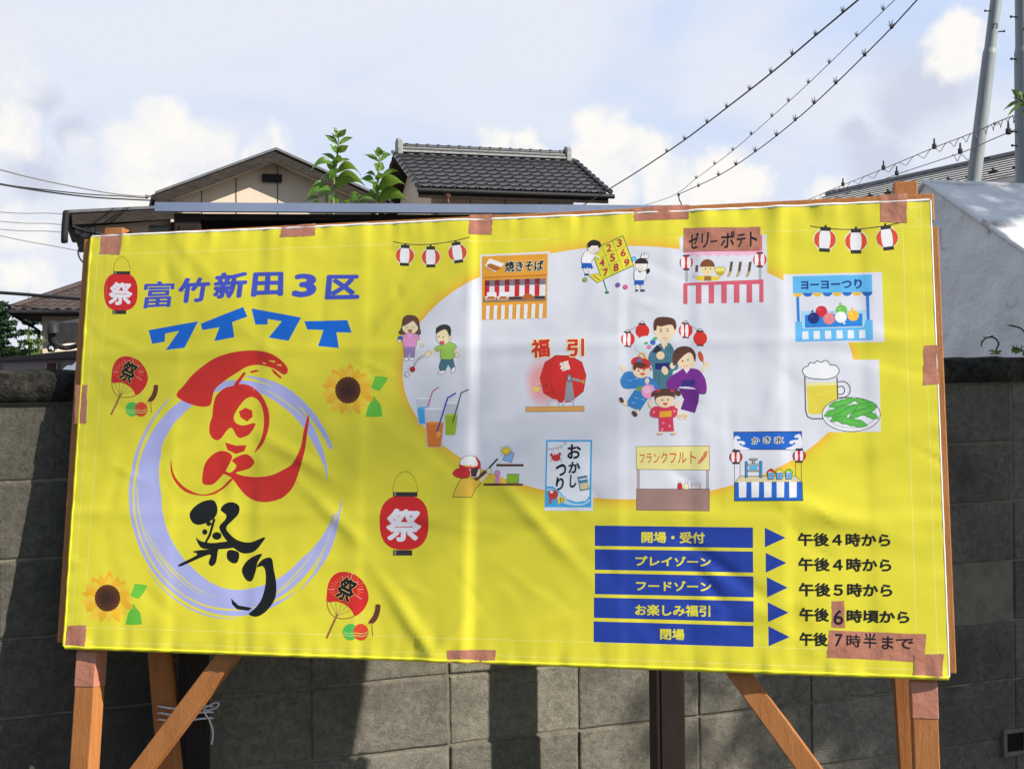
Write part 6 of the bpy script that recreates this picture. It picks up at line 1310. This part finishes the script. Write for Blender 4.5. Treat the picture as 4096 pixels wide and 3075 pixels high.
bush('bush', 'yellow green bush under the conifer at the left edge', q(70, 1215, 26), .55, 500, .06, 'bush', 3); bush('bush', 'small light green bush at the foot of the beige hip roofed house wall', q(360, 1235, 22), .24, 220, .04, 'grassy', 8); bush('bush', 'dark low bush behind the fence between conifer and house', q(170, 1205, 24), .3, 300, .05, 'needle', 9)
def grass_plant(label, c, n, H, seed):
    rnd = random.Random(seed); t = thing('tall_grass', label, 'plant', (c.x, c.y, 0)); m = MB()
    for k in range(n):
        a = rnd.gauss(0, .5); L = H * rnd.uniform(.5, 1.0); P = [c + Vector((rnd.uniform(-.1, .1), rnd.uniform(-.1, .1), -1.2)), c + Vector((a * .15, 0, -.4)), c + Vector((a * .35 * H, rnd.uniform(-.2, .2), L * .5)), c + Vector((a * 1.0 * H, rnd.uniform(-.3, .3), L))]; m.tube(spl([tuple(x) for x in P], 4), [.008] * 9 + [.006, .005, .003, .001], 4)
        for q_ in range(5): f = rnd.uniform(.4, 1); p = P[2] + (P[3] - P[2]) * f; leaf(m, p, p + Vector((rnd.gauss(0, .12), 0, rnd.uniform(.02, .18))), .010, .1, (0, 1, .2))
    m.build('blades', M['grassy'], t)
grass_plant('feathery pale green plant before the beige house wall', q(405, 1195, 20), 6, .28, 4)

# ------------------------------------------------------------------ greenery at the right
M['vine'] = noisy('vine_green', (.03, .075, .02), (.07, .13, .03), 20, .5); M['vine_stem'] = noisy('vine_stem', (.05, .06, .03), (.09, .07, .04), 20, .7); leaf_mat(M['vine'])
q5 = lambda x, y, Y=4.05: at(3200 + x * .5717, 550 + y * .5717, Y)
def weed(name, label, stems, leaves, Y):
    t = thing(name, label, 'plant', tuple(q5(*stems[0][0], Y)))
    m = MB()
    for s in stems: m.tube(spl([tuple(q5(x, y, Y)) for x, y in s], 6), .0028, 6)
    m.build('stem', M['vine_stem'], t); rnd = random.Random(len(leaves))
    for (x0, y0, x1, y1, w) in leaves: m = MB(); a, b = q5(x0, y0, Y), q5(x1, y1, Y + rnd.uniform(-.04, .04)); leaf(m, a, b, w * .5717 * Y / F, rnd.uniform(0, .12), Vector((0, 1, 0)).cross(b - a) * .7 + Vector((0, (b - a).length * rnd.uniform(-.7, .7), 0))); m.build('leaf', M['vine'], t)
weed('vine', 'curling vine tendril on the wall top before the white tent', [[(1375, 1520), (1372, 1490), (1385, 1455), (1388, 1435), (1365, 1405), (1335, 1396), (1300, 1405), (1275, 1430), (1266, 1460)], [(1335, 1396), (1345, 1386)], [(1388, 1440), (1394, 1452)]],
     [(1370, 1505, 1320, 1495, 9), (1372, 1500, 1415, 1492, 9), (1365, 1512, 1328, 1516, 7), (1378, 1508, 1405, 1514, 7), (1300, 1405, 1282, 1396, 5), (1388, 1438, 1396, 1428, 5), (1275, 1430, 1264, 1424, 5), (1350, 1398, 1352, 1384, 5)], 4.05)
weed('vine', 'leafy vine reaching over the wall at the right edge', [[(1600, 1540), (1590, 1400), (1570, 1360), (1540, 1332), (1500, 1320), (1462, 1314)], [(1590, 1520), (1540, 1480), (1490, 1470)]],
     [(1462, 1314, 1450, 1318, 4), (1500, 1320, 1490, 1332, 5), (1520, 1325, 1528, 1338, 5), (1490, 1470, 1478, 1492, 12), (1520, 1476, 1482, 1508, 16), (1540, 1480, 1500, 1512, 16), (1560, 1490, 1522, 1510, 14), (1545, 1480, 1550, 1458, 12), (1570, 1490, 1580, 1462, 14), (1520, 1474, 1512, 1456, 10), (1580, 1510, 1552, 1520, 14), (1590, 1500, 1610, 1470, 14), (1500, 1470, 1484, 1458, 8)], 4.1)
tg = thing('leafy_twig', 'dark leafy twig reaching in at the right edge over the pole', 'twig', tuple(at(*P4(2260, 540), 5.0)))
m = MB(); f = lambda x, y, d=0: at(*P4(x, y), 5.0 + d); m.tube(spl([tuple(f(2400, 620)), tuple(f(2300, 560)), tuple(f(2230, 515)), tuple(f(2175, 480))], 5), [.006] * 6 + [.004] * 10, 6); m.build('stem', M['vine_stem'], tg)
rnd = random.Random(2)
for (x0, y0, x1, y1, w) in ((2190, 500, 2110, 545, 11), (2195, 515, 2132, 572, 12), (2185, 490, 2155, 482, 8), (2200, 500, 2150, 440, 13), (2215, 505, 2188, 445, 13), (2230, 515, 2170, 525, 12), (2220, 510, 2212, 450, 12), (2240, 520, 2200, 575, 12), (2250, 525, 2245, 460, 13)):
    m = MB(); a, b = f(x0, y0), f(x1, y1, rnd.uniform(-.05, .05)); leaf(m, a, b, w * .8119 * 5 / F, .08, Vector((0, 1, 0)).cross(b - a) * .6 + Vector((0, (b - a).length * rnd.uniform(-.6, .6), 0))); m.build('leaf', M['vine'], tg)

# ------------------------------------------------------------------ trees out of the frame on the right; their foliage dapples the wall, the tent and a little of the banner
M['foliage'] = noisy('tree_foliage', (.04, .10, .02), (.08, .16, .035), 6, .6, .3); leaf_mat(M['foliage'])
def broadleaf(label, lat, s, z0, blobs, seed, br=.02):
    """crown given in the sun's own frame: lat across the light, s back along it from the wall, z as it lands on the wall"""
    rnd = random.Random(seed); ed = Vector((1, 2.1, 0)) / 2.326; bk = Vector((2.1, -1, 1.72))
    base = lambda la, z: Vector((0, 3.485, 0)) + WD * ((la * 2.326 - 2.1 * 3.485) / (1 + 2.1 * .333) / WD.x) + UP * z
    c0 = base(lat, z0) + bk * s; t = thing('broadleaf_tree', label, 'tree', (c0.x, c0.y, 0), 'trees beyond the right edge'); m = MB()
    m.tube(spl([(c0.x + .2, c0.y + .1, 0), (c0.x + .1, c0.y, c0.z * .4), tuple(c0)], 5), [.14] * 5 + [.10] * 5 + [.05], 10)
    for (la, z, r, n, sz) in blobs:
        c = base(la, z) + bk * s; m.tube(spl([(c0.x + .1, c0.y, c0.z * .5), tuple((c0 + c) / 2 + UP * .3), tuple(c)], 4), [br] * 4 + [br * .6] * 4 + [br * .25], 6)
    m.build('trunk', M['bark'], t); m = MB()
    for (la, z, r, n, sz) in blobs: clump(m, base(la, z) + bk * s, r, n, sz, rnd, .9)
    m.build('crown', M['foliage'], t)
broadleaf('leafy tree standing beyond the right edge by the wall', 4.4, 2.6, 1.0, [(4.3, .9, .55, 1500, .07), (4.7, 1.3, .7, 1500, .08), (4.5, .4, .6, 1300, .08), (5.0, .8, .7, 1300, .08), (4.05, 1.35, .40, 600, .07), (3.98, .5, .35, 330, .06), (3.75, .95, .30, 90, .06), (3.6, .62, .28, 50, .055), (3.62, .3, .25, 40, .05), (3.45, .8, .2, 16, .05)], 3)
broadleaf('leafy tree beyond the right edge beside the tent', 8.6, 1.3, 5.6, [(7.55, 5.25, .42, 420, .075), (8.0, 5.6, .45, 480, .075), (8.5, 5.5, .5, 560, .075), (9.1, 5.6, .6, 620, .08), (9.8, 5.7, .6, 600, .08), (8.2, 6.3, .6, 500, .08), (9.2, 6.5, .7, 500, .08), (7.2, 4.9, .3, 160, .07)], 5)
TW = []
for f, z, n in ((.52, 1.78, 6), (.62, 1.70, 8), (.72, 1.62, 9), (.82, 1.53, 9), (.92, 1.45, 7), (.62, 1.36, 4), (.72, 1.27, 6), (.82, 1.18, 6), (.93, 1.08, 4), (.18, 1.46, 4), (.15, 1.12, 3), (.80, 1.0, 3), (.40, 1.66, 3)):
    TW.append((2.195 + .365 * f, z + .22 - 1.72 * (.10 + .65 * f), .10, n, .055))
broadleaf('tall sparse tree farther off to the right', 1.7, 6.5, 2.4, TW + [(1.6, 2.8, .7, 500, .09), (1.3, 2.5, .7, 500, .09), (1.2, 3.1, .7, 400, .09)], 9, .005)
